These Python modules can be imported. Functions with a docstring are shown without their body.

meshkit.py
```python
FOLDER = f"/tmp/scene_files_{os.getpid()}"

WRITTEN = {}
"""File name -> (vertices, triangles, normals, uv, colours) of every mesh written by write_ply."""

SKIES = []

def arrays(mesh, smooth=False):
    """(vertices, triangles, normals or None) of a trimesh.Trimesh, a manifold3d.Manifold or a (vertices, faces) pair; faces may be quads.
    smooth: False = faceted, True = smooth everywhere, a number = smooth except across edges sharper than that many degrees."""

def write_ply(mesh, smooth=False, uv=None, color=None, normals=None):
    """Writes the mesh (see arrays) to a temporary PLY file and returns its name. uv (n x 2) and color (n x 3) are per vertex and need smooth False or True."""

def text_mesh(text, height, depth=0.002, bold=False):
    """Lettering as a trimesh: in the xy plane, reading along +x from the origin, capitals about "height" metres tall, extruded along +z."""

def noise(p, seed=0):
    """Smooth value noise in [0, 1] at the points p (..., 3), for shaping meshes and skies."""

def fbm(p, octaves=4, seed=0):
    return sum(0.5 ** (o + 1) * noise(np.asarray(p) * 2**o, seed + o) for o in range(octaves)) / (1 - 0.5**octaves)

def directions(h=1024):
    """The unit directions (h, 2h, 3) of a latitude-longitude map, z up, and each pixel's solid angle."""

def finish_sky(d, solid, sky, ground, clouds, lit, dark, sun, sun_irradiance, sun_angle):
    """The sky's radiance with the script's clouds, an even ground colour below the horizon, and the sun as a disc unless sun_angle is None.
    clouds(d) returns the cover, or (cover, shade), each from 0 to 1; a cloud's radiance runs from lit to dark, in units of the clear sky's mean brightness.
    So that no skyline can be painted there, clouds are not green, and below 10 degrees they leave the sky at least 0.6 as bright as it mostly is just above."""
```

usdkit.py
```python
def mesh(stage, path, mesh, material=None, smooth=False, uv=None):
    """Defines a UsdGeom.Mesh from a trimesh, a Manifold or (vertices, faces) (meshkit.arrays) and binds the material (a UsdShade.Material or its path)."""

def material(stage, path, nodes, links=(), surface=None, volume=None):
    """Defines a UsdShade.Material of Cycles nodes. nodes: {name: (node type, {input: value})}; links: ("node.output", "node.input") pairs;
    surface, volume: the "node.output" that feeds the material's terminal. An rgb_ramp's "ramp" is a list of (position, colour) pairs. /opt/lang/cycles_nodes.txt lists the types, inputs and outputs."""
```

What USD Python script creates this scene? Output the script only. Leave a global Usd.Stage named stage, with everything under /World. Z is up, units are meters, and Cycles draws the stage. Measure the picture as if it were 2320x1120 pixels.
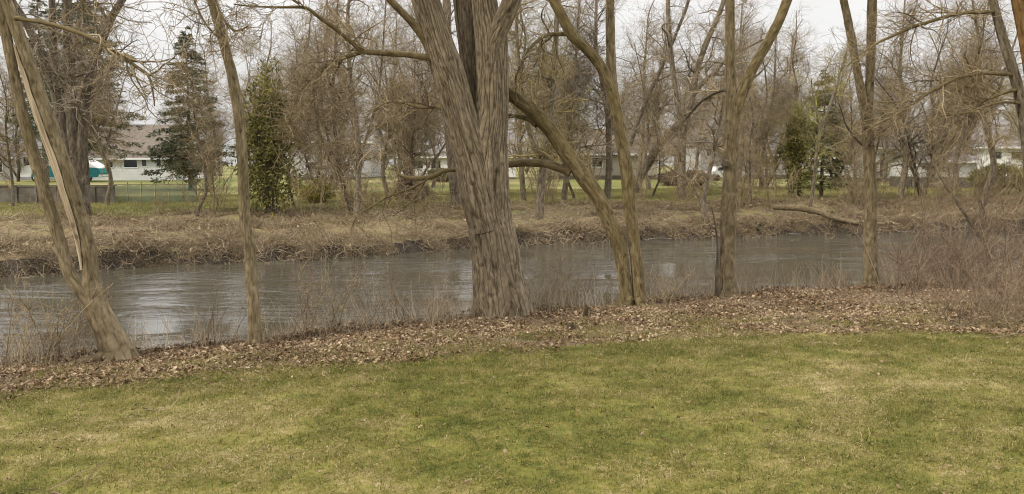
import math
import numpy as np
import trimesh
import usdkit
import meshkit
from scipy.interpolate import PchipInterpolator
from scipy.ndimage import gaussian_filter1d
from pxr import Usd, UsdGeom, UsdLux, UsdShade, Gf, Sdf, Vt

stage = Usd.Stage.CreateInMemory()
UsdGeom.SetStageUpAxis(stage, "Z")
UsdGeom.SetStageMetersPerUnit(stage, 1.0)
UsdGeom.Xform.Define(stage, "/World")
UsdGeom.Scope.Define(stage, "/World/Looks")

# ------------------------------------------------------------------ camera, sky, sun
EYE = 3.6                       # metres above the river
FPX = 1930.0                    # focal length in pixels of the 2320 px wide photograph
HORIZON = 370.0                 # its horizon row
PITCH = math.atan((560 - HORIZON) / FPX)
cam = UsdGeom.Camera.Define(stage, "/World/camera")
cam.CreateHorizontalApertureAttr(36.0)
cam.CreateVerticalApertureAttr(36.0 * 494 / 1024)
cam.CreateFocalLengthAttr(36.0 * FPX / 2320)
cam.CreateClippingRangeAttr(Gf.Vec2f(0.1, 3000))
cam.CreateExposureAttr(1.15)
cx = UsdGeom.Xformable(cam)
cx.AddTranslateOp().Set(Gf.Vec3d(0, 0, EYE))
cx.AddRotateXOp().Set(90 - math.degrees(PITCH))

SUN_AZ, SUN_EL = math.radians(-122), math.radians(38)     # direction towards the sun, azimuth from +y
LOOK = "/World/Looks/"


def M(name, nodes, links, surface="p.BSDF", volume=None):
    return usdkit.material(stage, LOOK + name, nodes, links, surface=surface, volume=volume)


dome = UsdLux.DomeLight.Define(stage, "/World/sky")
M("sky_look", {
    "s": ("sky_texture", {"sky_type": "single_scattering", "sun_disc": False, "sun_elevation": SUN_EL, "sun_rotation": SUN_AZ}),
    "tc": ("texture_coordinate", {}),
    "mp": ("mapping", {"scale": (1.0, 1.0, 2.6)}),
    "n": ("noise_texture", {"scale": 2.2, "detail": 6.0, "roughness": 0.55}),
    "r": ("rgb_ramp", {"ramp": [(0.30, (6.7, 6.65, 6.6)), (0.55, (8.1, 8.0, 7.9)), (0.75, (8.8, 8.7, 8.55))]}),
    "sp": ("separate_xyz", {}),
    "gr": ("math", {"math_type": "multiply_add", "value2": 1.6, "value3": 0.82}),
    "mz": ("math", {"math_type": "maximum", "value2": 0.82}),
    "gm": ("mix", {"mix_type": "multiply", "fac": 1.0}),
    "m": ("mix", {"fac": 0.97}),
    "b": ("background_shader", {"strength": 0.05})},
  [("tc.generated", "mp.vector"), ("mp.vector", "n.vector"), ("n.fac", "r.fac"), ("tc.generated", "sp.vector"), ("sp.z", "gr.value1"), ("gr.value", "mz.value1"),
   ("r.color", "gm.color1"), ("mz.value", "gm.color2"), ("s.color", "m.color1"), ("gm.color", "m.color2"), ("m.color", "b.color")],
  surface="b.background")
UsdShade.MaterialBindingAPI.Apply(dome.GetPrim()).Bind(UsdShade.Material.Get(stage, LOOK + "sky_look"))
sun = UsdLux.DistantLight.Define(stage, "/World/sun")
sun.CreateIntensityAttr(0.4)
sun.CreateAngleAttr(10.0)
sun.CreateColorAttr(Gf.Vec3f(1.0, 0.92, 0.79))
sun.GetPrim().CreateAttribute("inputs:normalize", Sdf.ValueTypeNames.Bool).Set(True)
sx = UsdGeom.Xformable(sun)
sx.AddRotateZOp().Set(-math.degrees(SUN_AZ))
sx.AddRotateXOp().Set(-(90 - math.degrees(SUN_EL)))

# ------------------------------------------------------------------ pixels of the photograph to points
CP, SP = math.cos(PITCH), math.sin(PITCH)


def ray(px, py):
    a, b = (px - 1160) / FPX, (560 - py) / FPX
    return np.array([a, CP + b * SP, -SP + b * CP])


def at(px, py, y):
    d = ray(px, py)
    return np.array([0, 0, EYE]) + d * (y / d[1])


def at_z(px, py, z):
    d = ray(px, py)
    return np.array([0, 0, EYE]) + d * ((z - EYE) / d[2])


# ------------------------------------------------------------------ names and properties
taken = {}


def path_for(name, parent="/World"):
    key = (str(parent), name)
    n = taken.get(key, 0)
    taken[key] = n + 1
    return f"{parent}/{name}" + (f"_{n:03d}" if n else "")


def tag(prim, label=None, category=None, group=None, kind=None):
    prim = prim.GetPrim() if hasattr(prim, "GetPrim") else prim
    for k, v in (("label", label), ("category", category), ("group", group), ("kind", kind)):
        if v:
            prim.SetCustomDataByKey(k, v)
    return prim


def thing(name, label, category, loc=(0, 0, 0), rotz=0.0, group=None, scale=None):
    x = UsdGeom.Xform.Define(stage, path_for(name))
    x.AddTranslateOp().Set(Gf.Vec3d(*map(float, loc)))
    x.AddRotateZOp().Set(float(rotz))
    if scale is not None:
        x.AddScaleOp().Set(Gf.Vec3f(*map(float, np.broadcast_to(scale, 3))))
    return tag(x.GetPrim(), label, category, group)


def dup(src, loc, rotz=0.0, scale=None, label=None, group=None, name=None):
    x = UsdGeom.Xform.Define(stage, path_for(name or src.GetName().rstrip("0123456789").rstrip("_")))
    p = x.GetPrim()
    p.GetReferences().AddInternalReference(src.GetPath())
    x.ClearXformOpOrder()
    x = UsdGeom.Xformable(p)
    ops = {o.GetOpName(): o for o in x.GetOrderedXformOps()}
    x.ClearXformOpOrder()
    (ops.get("xformOp:translate") or x.AddTranslateOp()).Set(Gf.Vec3d(*map(float, loc)))
    x.ClearXformOpOrder()
    t = UsdGeom.XformOp(p.GetAttribute("xformOp:translate"))
    p.CreateAttribute("xformOp:rotateZ", Sdf.ValueTypeNames.Float).Set(float(rotz))
    p.CreateAttribute("xformOp:scale", Sdf.ValueTypeNames.Float3).Set(Gf.Vec3f(*map(float, np.broadcast_to(1.0 if scale is None else scale, 3))))
    p.CreateAttribute("xformOpOrder", Sdf.ValueTypeNames.TokenArray, False, Sdf.VariabilityUniform).Set(["xformOp:translate", "xformOp:rotateZ", "xformOp:scale"])
    p.SetInstanceable(True)
    tag(p, label, None, group)
    return p


def place(prim, loc, rotz=0.0, scale=1.0):
    x = UsdGeom.Xformable(prim)
    x.ClearXformOpOrder()
    prim.CreateAttribute("xformOp:translate", Sdf.ValueTypeNames.Double3).Set(Gf.Vec3d(*map(float, loc)))
    prim.CreateAttribute("xformOp:rotateZ", Sdf.ValueTypeNames.Float).Set(float(rotz))
    prim.CreateAttribute("xformOp:scale", Sdf.ValueTypeNames.Float3).Set(Gf.Vec3f(*map(float, np.broadcast_to(scale, 3))))
    prim.CreateAttribute("xformOpOrder", Sdf.ValueTypeNames.TokenArray, False, Sdf.VariabilityUniform).Set(["xformOp:translate", "xformOp:rotateZ", "xformOp:scale"])


class Spawner:
    """The first call moves the built one itself, the others define copies of it."""

    def __init__(self, proto):
        self.proto, self.used = proto, False

    def __call__(self, loc, rotz=0.0, scale=1.0, label=None, group=None):
        if not self.used:
            self.used = True
            place(self.proto, loc, rotz, scale)
            return tag(self.proto, label, None, group)
        return dup(self.proto, loc, rotz, scale, label, group)


def per_piece(m, f, n):
    """A random value for each loose piece of a mesh, as the primvar "rnd"."""
    from scipy.sparse import coo_matrix
    from scipy.sparse.csgraph import connected_components
    f = np.asarray(f)
    a = np.concatenate([f[:, k] for k in range(f.shape[1] - 1)])
    b = np.concatenate([f[:, k + 1] for k in range(f.shape[1] - 1)])
    c, who = connected_components(coo_matrix((np.ones(len(a), np.int8), (a, b)), shape=(n, n)), directed=False)
    v = np.random.default_rng(c + 17).random(c)[who]
    UsdGeom.PrimvarsAPI(m).CreatePrimvar("rnd", Sdf.ValueTypeNames.FloatArray, "vertex").Set(Vt.FloatArray.FromNumpy(v.astype(np.float32)))


PIECED = ("twig_", "stalk_", "needles_", "leaf_", "grass_")


def obj(name, mesh, mat, parent="/World", smooth=False, rest=None, label=None, kind=None):
    parent = parent.GetPath() if hasattr(parent, "GetPath") else parent
    m = usdkit.mesh(stage, path_for(name, parent), mesh, LOOK + mat, smooth=smooth)
    if mat.startswith(PIECED) and isinstance(mesh, tuple):
        per_piece(m, mesh[1], len(mesh[0]))
    if rest is not None:
        rest = np.asarray(rest, np.float32)
        UsdGeom.PrimvarsAPI(m).CreatePrimvar("rest", Sdf.ValueTypeNames.Float3Array, "vertex").Set(Vt.Vec3fArray.FromNumpy(np.ascontiguousarray(rest[:, :3])))
        plate = np.ascontiguousarray(rest[:, 3]) if rest.shape[1] > 3 else np.full(len(rest), 0.7, np.float32)
        UsdGeom.PrimvarsAPI(m).CreatePrimvar("plate", Sdf.ValueTypeNames.FloatArray, "vertex").Set(Vt.FloatArray.FromNumpy(plate))
    return tag(m.GetPrim(), label, None, None, kind)


# ------------------------------------------------------------------ materials
def bark(name, dark, mid, light, patch, amount=0.4, fine=(9, 9, 1.3), bump=0.6, dist=0.02, fissure=(0.48, 0.44, 0.38)):
    M(name, {
        "a": ("attribute", {"attribute": "rest"}),
        "mp": ("mapping", {"scale": fine}),
        "n": ("noise_texture", {"scale": 2.4, "detail": 7.0, "roughness": 0.68}),
        "v": ("voronoi_texture", {"scale": 2.0, "feature": "distance_to_edge"}),
        "r": ("rgb_ramp", {"ramp": [(0.36, dark), (0.5, mid), (0.64, light)]}),
        "mp2": ("mapping", {"scale": (1.6, 1.6, 0.9)}),
        "n2": ("noise_texture", {"scale": 1.7, "detail": 4.0, "roughness": 0.6}),
        "r2": ("rgb_ramp", {"ramp": [(0.45, (0, 0, 0)), (0.68, (amount, amount, amount))]}),
        "mx": ("mix", {"color2": patch}),
        "pl": ("attribute", {"attribute": "plate"}),
        "rp": ("rgb_ramp", {"ramp": [(0.0, fissure), (0.45, (0.85, 0.84, 0.82)), (1.0, (1.1, 1.1, 1.1))]}),
        "mf": ("mix", {"mix_type": "multiply", "fac": 1.0}),
        "mp3": ("mapping", {"scale": (1.0, 1.0, 0.6)}),
        "n3": ("voronoi_texture", {"scale": 7.0, "randomness": 1.0}),
        "r3": ("rgb_ramp", {"ramp": [(0.10, (0.45, 0.42, 0.38)), (0.20, (1, 1, 1))]}),
        "mu": ("mix", {"mix_type": "multiply", "fac": 0.8}),
        "b": ("bump", {"strength": bump, "distance": dist}),
        "p": ("principled_bsdf", {"roughness": 0.9, "specular_ior_level": 0.2})},
      [("a.vector", "mp.vector"), ("mp.vector", "n.vector"), ("n.fac", "r.fac"), ("a.vector", "mp2.vector"), ("mp2.vector", "n2.vector"),
       ("n2.fac", "r2.fac"), ("r2.color", "mx.fac"), ("r.color", "mx.color1"), ("a.vector", "mp3.vector"), ("mp3.vector", "n3.vector"), ("n3.distance", "r3.fac"), ("pl.fac", "rp.fac"), ("mx.color", "mf.color1"), ("rp.color", "mf.color2"),
       ("mf.color", "mu.color1"), ("r3.color", "mu.color2"), ("mu.color", "p.base_color"), ("n.fac", "b.height"), ("b.normal", "p.normal")])


def varied(name, stops, scale=3.0, rough=0.85, bump=0.0, island=0.0, extra=None, spec=0.25, detail=5.0, dist=0.02, stretch=(1, 1, 1)):
    """Colour from world-space noise (plus a random value per loose piece)."""
    nodes = {"g": ("geometry", {}), "at": ("attribute", {"attribute": "rnd"}), "mp": ("mapping", {"scale": stretch}), "n": ("noise_texture", {"scale": scale, "detail": detail, "roughness": 0.62}),
             "mi": ("math", {"math_type": "multiply_add", "value2": island, "value3": -island / 2}),
             "ad": ("math", {"math_type": "add"}),
             "r": ("rgb_ramp", {"ramp": stops}), "p": ("principled_bsdf", {"roughness": rough, "specular_ior_level": spec})}
    links = [("g.position", "mp.vector"), ("mp.vector", "n.vector"), ("at.fac", "mi.value1"), ("n.fac", "ad.value1"), ("mi.value", "ad.value2"), ("ad.value", "r.fac"), ("r.color", "p.base_color")]
    if bump:
        nodes["b"] = ("bump", {"strength": bump, "distance": dist})
        links += [("n.fac", "b.height"), ("b.normal", "p.normal")]
    return M(name, nodes, links)


bark("bark_maple", (0.095, 0.073, 0.047), (0.16, 0.125, 0.082), (0.25, 0.202, 0.138), (0.13, 0.105, 0.058), 0.35, (16, 16, 3.0), 1.0, 0.02, (0.30, 0.26, 0.20))
bark("bark_smooth", (0.095, 0.071, 0.040), (0.165, 0.128, 0.074), (0.24, 0.19, 0.118), (0.105, 0.085, 0.042), 0.75, (6, 6, 2.2), 0.6, 0.012)
bark("bark_olive", (0.07, 0.052, 0.025), (0.14, 0.107, 0.052), (0.21, 0.165, 0.092), (0.145, 0.112, 0.045), 0.75, (6, 6, 2.2), 0.6, 0.012)
bark("bark_grey", (0.07, 0.055, 0.038), (0.155, 0.126, 0.090), (0.24, 0.20, 0.148), (0.12, 0.10, 0.06), 0.5, (7, 7, 1.4), 0.7, 0.02)
bark("bark_dark", (0.045, 0.036, 0.025), (0.10, 0.080, 0.057), (0.165, 0.135, 0.10), (0.095, 0.08, 0.05), 0.4, (8, 8, 1.2), 0.8, 0.02)
bark("bark_orange", (0.075, 0.040, 0.015), (0.16, 0.09, 0.034), (0.23, 0.14, 0.06), (0.17, 0.115, 0.045), 0.4, (7, 7, 1.6), 0.6, 0.015)
bark("bare_wood", (0.17, 0.125, 0.075), (0.31, 0.25, 0.165), (0.45, 0.38, 0.275), (0.22, 0.165, 0.105), 0.4, (22, 22, 0.7), 0.7, 0.01)
varied("twig_brown", [(0.2, (0.10, 0.074, 0.041)), (0.5, (0.215, 0.163, 0.092)), (0.8, (0.35, 0.275, 0.165))], 2.0, island=0.7)
varied("twig_grey", [(0.2, (0.10, 0.077, 0.051)), (0.5, (0.21, 0.167, 0.115)), (0.8, (0.345, 0.285, 0.205))], 1.2, island=0.7)
varied("twig_willow", [(0.2, (0.12, 0.093, 0.04)), (0.5, (0.20, 0.158, 0.065)), (0.8, (0.29, 0.235, 0.10))], 1.0, island=0.6)
varied("twig_lime", [(0.2, (0.11, 0.092, 0.045)), (0.5, (0.20, 0.175, 0.065)), (0.8, (0.33, 0.32, 0.08))], 1.5, island=0.7)
varied("stalk_tan", [(0.2, (0.12, 0.088, 0.055)), (0.5, (0.25, 0.195, 0.125)), (0.8, (0.40, 0.325, 0.22))], 1.5, island=0.8)
varied("stalk_red", [(0.2, (0.075, 0.050, 0.033)), (0.5, (0.165, 0.116, 0.076)), (0.8, (0.29, 0.215, 0.145))], 1.5, island=0.8)


def leafy(name, stops, scale=2.0, island=0.6, trans=0.25):
    M(name, {"g": ("geometry", {}), "at": ("attribute", {"attribute": "rnd"}), "n": ("noise_texture", {"scale": scale, "detail": 4.0}),
             "mi": ("math", {"math_type": "multiply_add", "value2": island, "value3": -island / 2}), "ad": ("math", {"math_type": "add"}),
             "r": ("rgb_ramp", {"ramp": stops}), "p": ("principled_bsdf", {"roughness": 0.65, "specular_ior_level": 0.3}), "t": ("translucent_bsdf", {}), "mx": ("mix_closure", {"fac": trans})},
      [("g.position", "n.vector"), ("at.fac", "mi.value1"), ("n.fac", "ad.value1"), ("mi.value", "ad.value2"), ("ad.value", "r.fac"), ("r.color", "p.base_color"), ("r.color", "t.color"),
       ("p.BSDF", "mx.closure1"), ("t.BSDF", "mx.closure2")], surface="mx.closure")


leafy("needles_spruce", [(0.2, (0.035, 0.046, 0.026)), (0.5, (0.095, 0.110, 0.062)), (0.8, (0.18, 0.19, 0.105))], 1.0)
leafy("needles_olive", [(0.2, (0.06, 0.058, 0.022)), (0.5, (0.14, 0.132, 0.05)), (0.8, (0.23, 0.21, 0.085))], 1.0)
leafy("needles_yew", [(0.2, (0.018, 0.024, 0.008)), (0.5, (0.075, 0.078, 0.022)), (0.8, (0.20, 0.175, 0.05))], 1.6, 0.8)
leafy("needles_ivy", [(0.1, (0.045, 0.047, 0.013)), (0.4, (0.13, 0.123, 0.033)), (0.7, (0.215, 0.195, 0.054)), (0.95, (0.33, 0.285, 0.09))], 1.2, 0.9)
leafy("leaf_yellow", [(0.25, (0.17, 0.16, 0.03)), (0.55, (0.31, 0.28, 0.045)), (0.8, (0.42, 0.36, 0.08))], 1.3)
leafy("leaf_dead", [(0.05, (0.06, 0.035, 0.015)), (0.38, (0.165, 0.102, 0.05)), (0.65, (0.265, 0.18, 0.10)), (0.95, (0.42, 0.325, 0.215))], 0.8, 1.0, 0.1)
leafy("grass_dry", [(0.15, (0.095, 0.066, 0.036)), (0.5, (0.20, 0.147, 0.082)), (0.85, (0.35, 0.27, 0.16))], 0.6, 0.9, 0.15)
leafy("grass_far", [(0.2, (0.12, 0.12, 0.032)), (0.5, (0.215, 0.205, 0.06)), (0.8, (0.33, 0.28, 0.115))], 0.25, 0.6, 0.15)


def lawn_look(name, shift, blades):
    """Green and straw patches that stay where they are in the lawn; blades add a random value each."""
    nodes = {"g": ("geometry", {}), "at": ("attribute", {"attribute": "rnd"}),
             "n1": ("noise_texture", {"scale": 0.42, "detail": 3.0, "roughness": 0.55}),
             "n2": ("noise_texture", {"scale": 2.6, "detail": 4.0, "roughness": 0.65}),
             "n3": ("noise_texture", {"scale": 14.0, "detail": 4.0, "roughness": 0.7}),
             "a1": ("math", {"math_type": "multiply_add", "value2": 0.75, "value3": -0.375 + shift}),
             "a2": ("math", {"math_type": "multiply_add", "value2": 1.0}),
             "a3": ("math", {"math_type": "multiply_add", "value2": 0.9}),
             "a4": ("math", {"math_type": "multiply_add", "value2": 0.75 if blades else 0.0}),
             "r": ("rgb_ramp", {"ramp": [(0.0, (0.050, 0.070, 0.012)), (0.28, (0.108, 0.117, 0.020)), (0.5, (0.178, 0.164, 0.032)), (0.68, (0.26, 0.214, 0.072)), (0.85, (0.36, 0.292, 0.145)), (1.0, (0.50, 0.42, 0.25))]}),
             "p": ("principled_bsdf", {"roughness": 0.7, "specular_ior_level": 0.2})}
    links = [("g.position", "n1.vector"), ("g.position", "n2.vector"), ("g.position", "n3.vector"), ("n1.fac", "a1.value1"), ("n2.fac", "a2.value1"), ("a1.value", "a2.value3"),
             ("n3.fac", "a3.value1"), ("a2.value", "a3.value3"), ("at.fac", "a4.value1"), ("a3.value", "a4.value3"), ("a4.value", "r.fac"), ("r.color", "p.base_color")]
    if blades:
        nodes |= {"t": ("translucent_bsdf", {}), "mx": ("mix_closure", {"fac": 0.25})}
        links += [("r.color", "t.color"), ("p.BSDF", "mx.closure1"), ("t.BSDF", "mx.closure2")]
        return M(name, nodes, links, surface="mx.closure")
    nodes |= {"b": ("bump", {"strength": 0.7, "distance": 0.03})}
    links += [("n3.fac", "b.height"), ("b.normal", "p.normal")]
    return M(name, nodes, links)


lawn_look("lawn_ground", -0.46, False)
lawn_look("grass_blades", -0.85, True)
varied("litter_ground", [(0.25, (0.055, 0.040, 0.024)), (0.45, (0.135, 0.10, 0.06)), (0.6, (0.22, 0.165, 0.105)), (0.8, (0.36, 0.28, 0.19))], 26.0, bump=0.8, detail=7, dist=0.04)
varied("far_bank_ground", [(0.28, (0.065, 0.046, 0.026)), (0.42, (0.15, 0.108, 0.058)), (0.50, (0.205, 0.153, 0.083)), (0.58, (0.19, 0.168, 0.062)), (0.66, (0.14, 0.14, 0.045)), (0.8, (0.31, 0.24, 0.145))], 1.1, bump=0.9, detail=8, dist=0.1)
varied("far_lawn_ground", [(0.3, (0.11, 0.12, 0.03)), (0.46, (0.17, 0.175, 0.045)), (0.58, (0.25, 0.215, 0.085)), (0.75, (0.34, 0.275, 0.135))], 0.12, bump=0.5, detail=9, dist=0.1)
varied("mud", [(0.3, (0.018, 0.014, 0.009)), (0.5, (0.038, 0.028, 0.018)), (0.7, (0.075, 0.056, 0.036))], 4.0, rough=0.7, bump=0.9, detail=7, dist=0.06)
M("water_look", {
    "g": ("geometry", {}),
    "mp": ("mapping", {"rotation": (0, 0, math.radians(-24)), "scale": (0.75, 1.5, 1.0)}),
    "n1": ("noise_texture", {"scale": 1.5, "detail": 4.0, "roughness": 0.55, "distortion": 0.6}),
    "mp2": ("mapping", {"rotation": (0, 0, math.radians(-30)), "scale": (0.8, 1.7, 1.0)}),
    "n2": ("noise_texture", {"scale": 6.0, "detail": 3.0, "roughness": 0.5, "distortion": 0.4}),
    "mp3": ("mapping", {"rotation": (0, 0, math.radians(-27)), "scale": (0.10, 0.28, 1.0)}),
    "n3": ("noise_texture", {"scale": 1.0, "detail": 3.0}),
    "r3": ("rgb_ramp", {"ramp": [(0.42, (0.10, 0.10, 0.10)), (0.58, (1, 1, 1))]}),
    "ad": ("math", {"math_type": "multiply_add", "value2": 0.16}),
    "mu": ("math", {"math_type": "multiply"}),
    "b": ("bump", {"strength": 1.0, "distance": 0.085}),
    "p": ("principled_bsdf", {"base_color": (0.034, 0.030, 0.021), "roughness": 0.02, "ior": 1.5, "specular_ior_level": 0.6})},
  [("g.position", "mp.vector"), ("mp.vector", "n1.vector"), ("g.position", "mp2.vector"), ("mp2.vector", "n2.vector"), ("g.position", "mp3.vector"), ("mp3.vector", "n3.vector"), ("n3.fac", "r3.fac"),
   ("n2.fac", "ad.value1"), ("n1.fac", "ad.value3"), ("ad.value", "mu.value1"), ("r3.color", "mu.value2"), ("mu.value", "b.height"), ("b.normal", "p.normal")])


def siding(name, base, scale=7.0):
    M(name, {"g": ("geometry", {}), "s": ("separate_xyz", {}), "m": ("math", {"math_type": "multiply", "value2": scale}), "f": ("math", {"math_type": "fraction"}),
             "n": ("noise_texture", {"scale": 1.2, "detail": 5.0}), "r": ("rgb_ramp", {"ramp": [(0.3, tuple(c * 0.9 for c in base)), (0.65, base)]}),
             "b": ("bump", {"strength": 0.7, "distance": 0.03}), "p": ("principled_bsdf", {"roughness": 0.6, "specular_ior_level": 0.3})},
      [("g.position", "s.vector"), ("s.z", "m.value1"), ("m.value", "f.value1"), ("f.value", "b.height"), ("g.position", "n.vector"), ("n.fac", "r.fac"), ("r.color", "p.base_color"), ("b.normal", "p.normal")])


siding("siding_white", (0.80, 0.80, 0.80))
siding("siding_grey", (0.44, 0.43, 0.44))
siding("siding_beige", (0.40, 0.36, 0.30))
varied("roof_grey", [(0.3, (0.15, 0.14, 0.14)), (0.7, (0.26, 0.25, 0.255))], 3.0, bump=0.4)
varied("roof_brown", [(0.3, (0.12, 0.10, 0.08)), (0.7, (0.21, 0.175, 0.145))], 3.0, bump=0.4)
varied("trim_white", [(0.3, (0.66, 0.66, 0.65)), (0.7, (0.78, 0.78, 0.77))], 2.0, rough=0.5)
varied("brick_red", [(0.3, (0.17, 0.09, 0.06)), (0.7, (0.27, 0.15, 0.10))], 6.0)
varied("concrete", [(0.3, (0.08, 0.069, 0.055)), (0.5, (0.125, 0.11, 0.09)), (0.7, (0.18, 0.162, 0.135))], 1.4, bump=0.4)
varied("timber_grey", [(0.3, (0.07, 0.055, 0.042)), (0.7, (0.16, 0.13, 0.10))], 2.5, bump=0.5, stretch=(0.4, 3, 6))
varied("camper_white", [(0.3, (0.70, 0.71, 0.72)), (0.7, (0.80, 0.80, 0.80))], 1.5, rough=0.3, spec=0.5)
varied("camper_teal", [(0.3, (0.0, 0.11, 0.12)), (0.7, (0.004, 0.17, 0.18))], 1.5, rough=0.35, spec=0.5)
varied("rubber", [(0.3, (0.02, 0.02, 0.02)), (0.7, (0.04, 0.04, 0.04))], 3.0)
varied("metal_dark", [(0.3, (0.05, 0.05, 0.05)), (0.7, (0.10, 0.10, 0.10))], 3.0, rough=0.5)
varied("car_white", [(0.3, (0.68, 0.69, 0.70)), (0.7, (0.75, 0.75, 0.75))], 1.0, rough=0.25, spec=0.5)
M("window_glass", {"p": ("principled_bsdf", {"base_color": (0.02, 0.023, 0.026), "roughness": 0.08, "specular_ior_level": 0.5})}, [])
M("fence_cloth", {"g": ("geometry", {}), "n": ("noise_texture", {"scale": 1.5, "detail": 4.0}), "r": ("rgb_ramp", {"ramp": [(0.3, (0.05, 0.085, 0.06)), (0.7, (0.10, 0.14, 0.10))]}),
                  "p": ("principled_bsdf", {"roughness": 0.8}), "t": ("transparent_bsdf", {}), "mx": ("mix_closure", {"fac": 0.35})},
  [("g.position", "n.vector"), ("n.fac", "r.fac"), ("r.color", "p.base_color"), ("p.BSDF", "mx.closure1"), ("t.BSDF", "mx.closure2")], surface="mx.closure")

# ------------------------------------------------------------------ terrain
XG = np.arange(-170, 190.01, 0.25)


def curve(points, smooth=6):
    p = np.array(sorted(points, key=lambda q: q[0]))
    y = np.interp(XG, p[:, 0], p[:, 1])
    s0 = (p[1, 1] - p[0, 1]) / (p[1, 0] - p[0, 0])
    s1 = (p[-1, 1] - p[-2, 1]) / (p[-1, 0] - p[-2, 0])
    s0, s1 = np.clip(s0, 0.25, 0.5), np.clip(s1, 0.2, 0.45)
    y = np.where(XG < p[0, 0], p[0, 1] + s0 * (XG - p[0, 0]), y)
    y = np.where(XG > p[-1, 0], p[-1, 1] + s1 * (XG - p[-1, 0]), y)
    return gaussian_filter1d(y, smooth, mode="nearest")


SL = 0.045


def lawn_z(x, y):
    return 1.95 - SL * np.clip(y - 0.45 * x, -12, 14)


def at_lawn(px, py):
    d = ray(px, py)
    t = (EYE - 1.95) / (-d[2] - SL * (d[1] - 0.45 * d[0]))
    return np.array([0, 0, EYE]) + d * t


c_lawn = curve([at_lawn(*p)[:2] for p in [(0, 893), (290, 850), (580, 838), (880, 815), (1160, 791), (1450, 765), (1740, 745), (1900, 735), (2080, 740), (2320, 768)]], 5)
ZC = 1.25
crest = [at_z(px, py, ZC)[:2] for px, py in [(0, 832), (262, 806), (580, 772), (880, 745), (1140, 702), (1430, 688), (1648, 664), (1970, 644), (2320, 640)]]
c_crest = curve(crest, 5)
c_near = gaussian_filter1d(c_crest + 1.9, 4, mode="nearest")
far_w = [at_z(px, py, 0)[:2] for px, py in [(0, 628), (230, 613), (450, 600), (700, 589), (1000, 571), (1200, 556), (1450, 545), (1620, 539), (1940, 531), (2120, 526)]]
c_far = curve(far_w, 5)
c_far = c_far + (meshkit.fbm(np.stack([XG * 0.45, XG * 0, XG * 0], -1), 4, 5) - 0.5) * 1.8
c_lip = c_far + 0.30 + 0.35 * meshkit.noise(np.stack([XG * 0.8, XG * 0 + 3, XG * 0], -1), 7)
far_t = [at_z(px, py, 1.35)[:2] for px, py in [(0, 497), (300, 486), (600, 478), (1000, 470), (1300, 462), (1700, 456), (2320, 450)]]
c_top = np.maximum(curve(far_t, 8), c_lip + 2.5)
GY = np.stack([XG * 0 - 90, c_lawn, c_crest, c_near, c_near + 1.2, c_far - 0.8, c_far, c_lip, c_top, c_top + 14, XG * 0 + 95 + 0.25 * XG, XG * 0 + 420])
GY = np.maximum.accumulate(GY + np.arange(len(GY))[:, None] * 1e-3, axis=0)


def curves_at(x):
    i = np.clip((np.asarray(x, float) - XG[0]) / 0.25, 0, len(XG) - 1.001)
    k = i.astype(int)
    return GY[:, k] * (1 - (i - k)) + GY[:, k + 1] * (i - k)


def n2(x, y, f, seed, octaves=3):
    return meshkit.fbm(np.stack([x * f, y * f, x * 0 + 0.5], -1), octaves, seed) - 0.5


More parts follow.
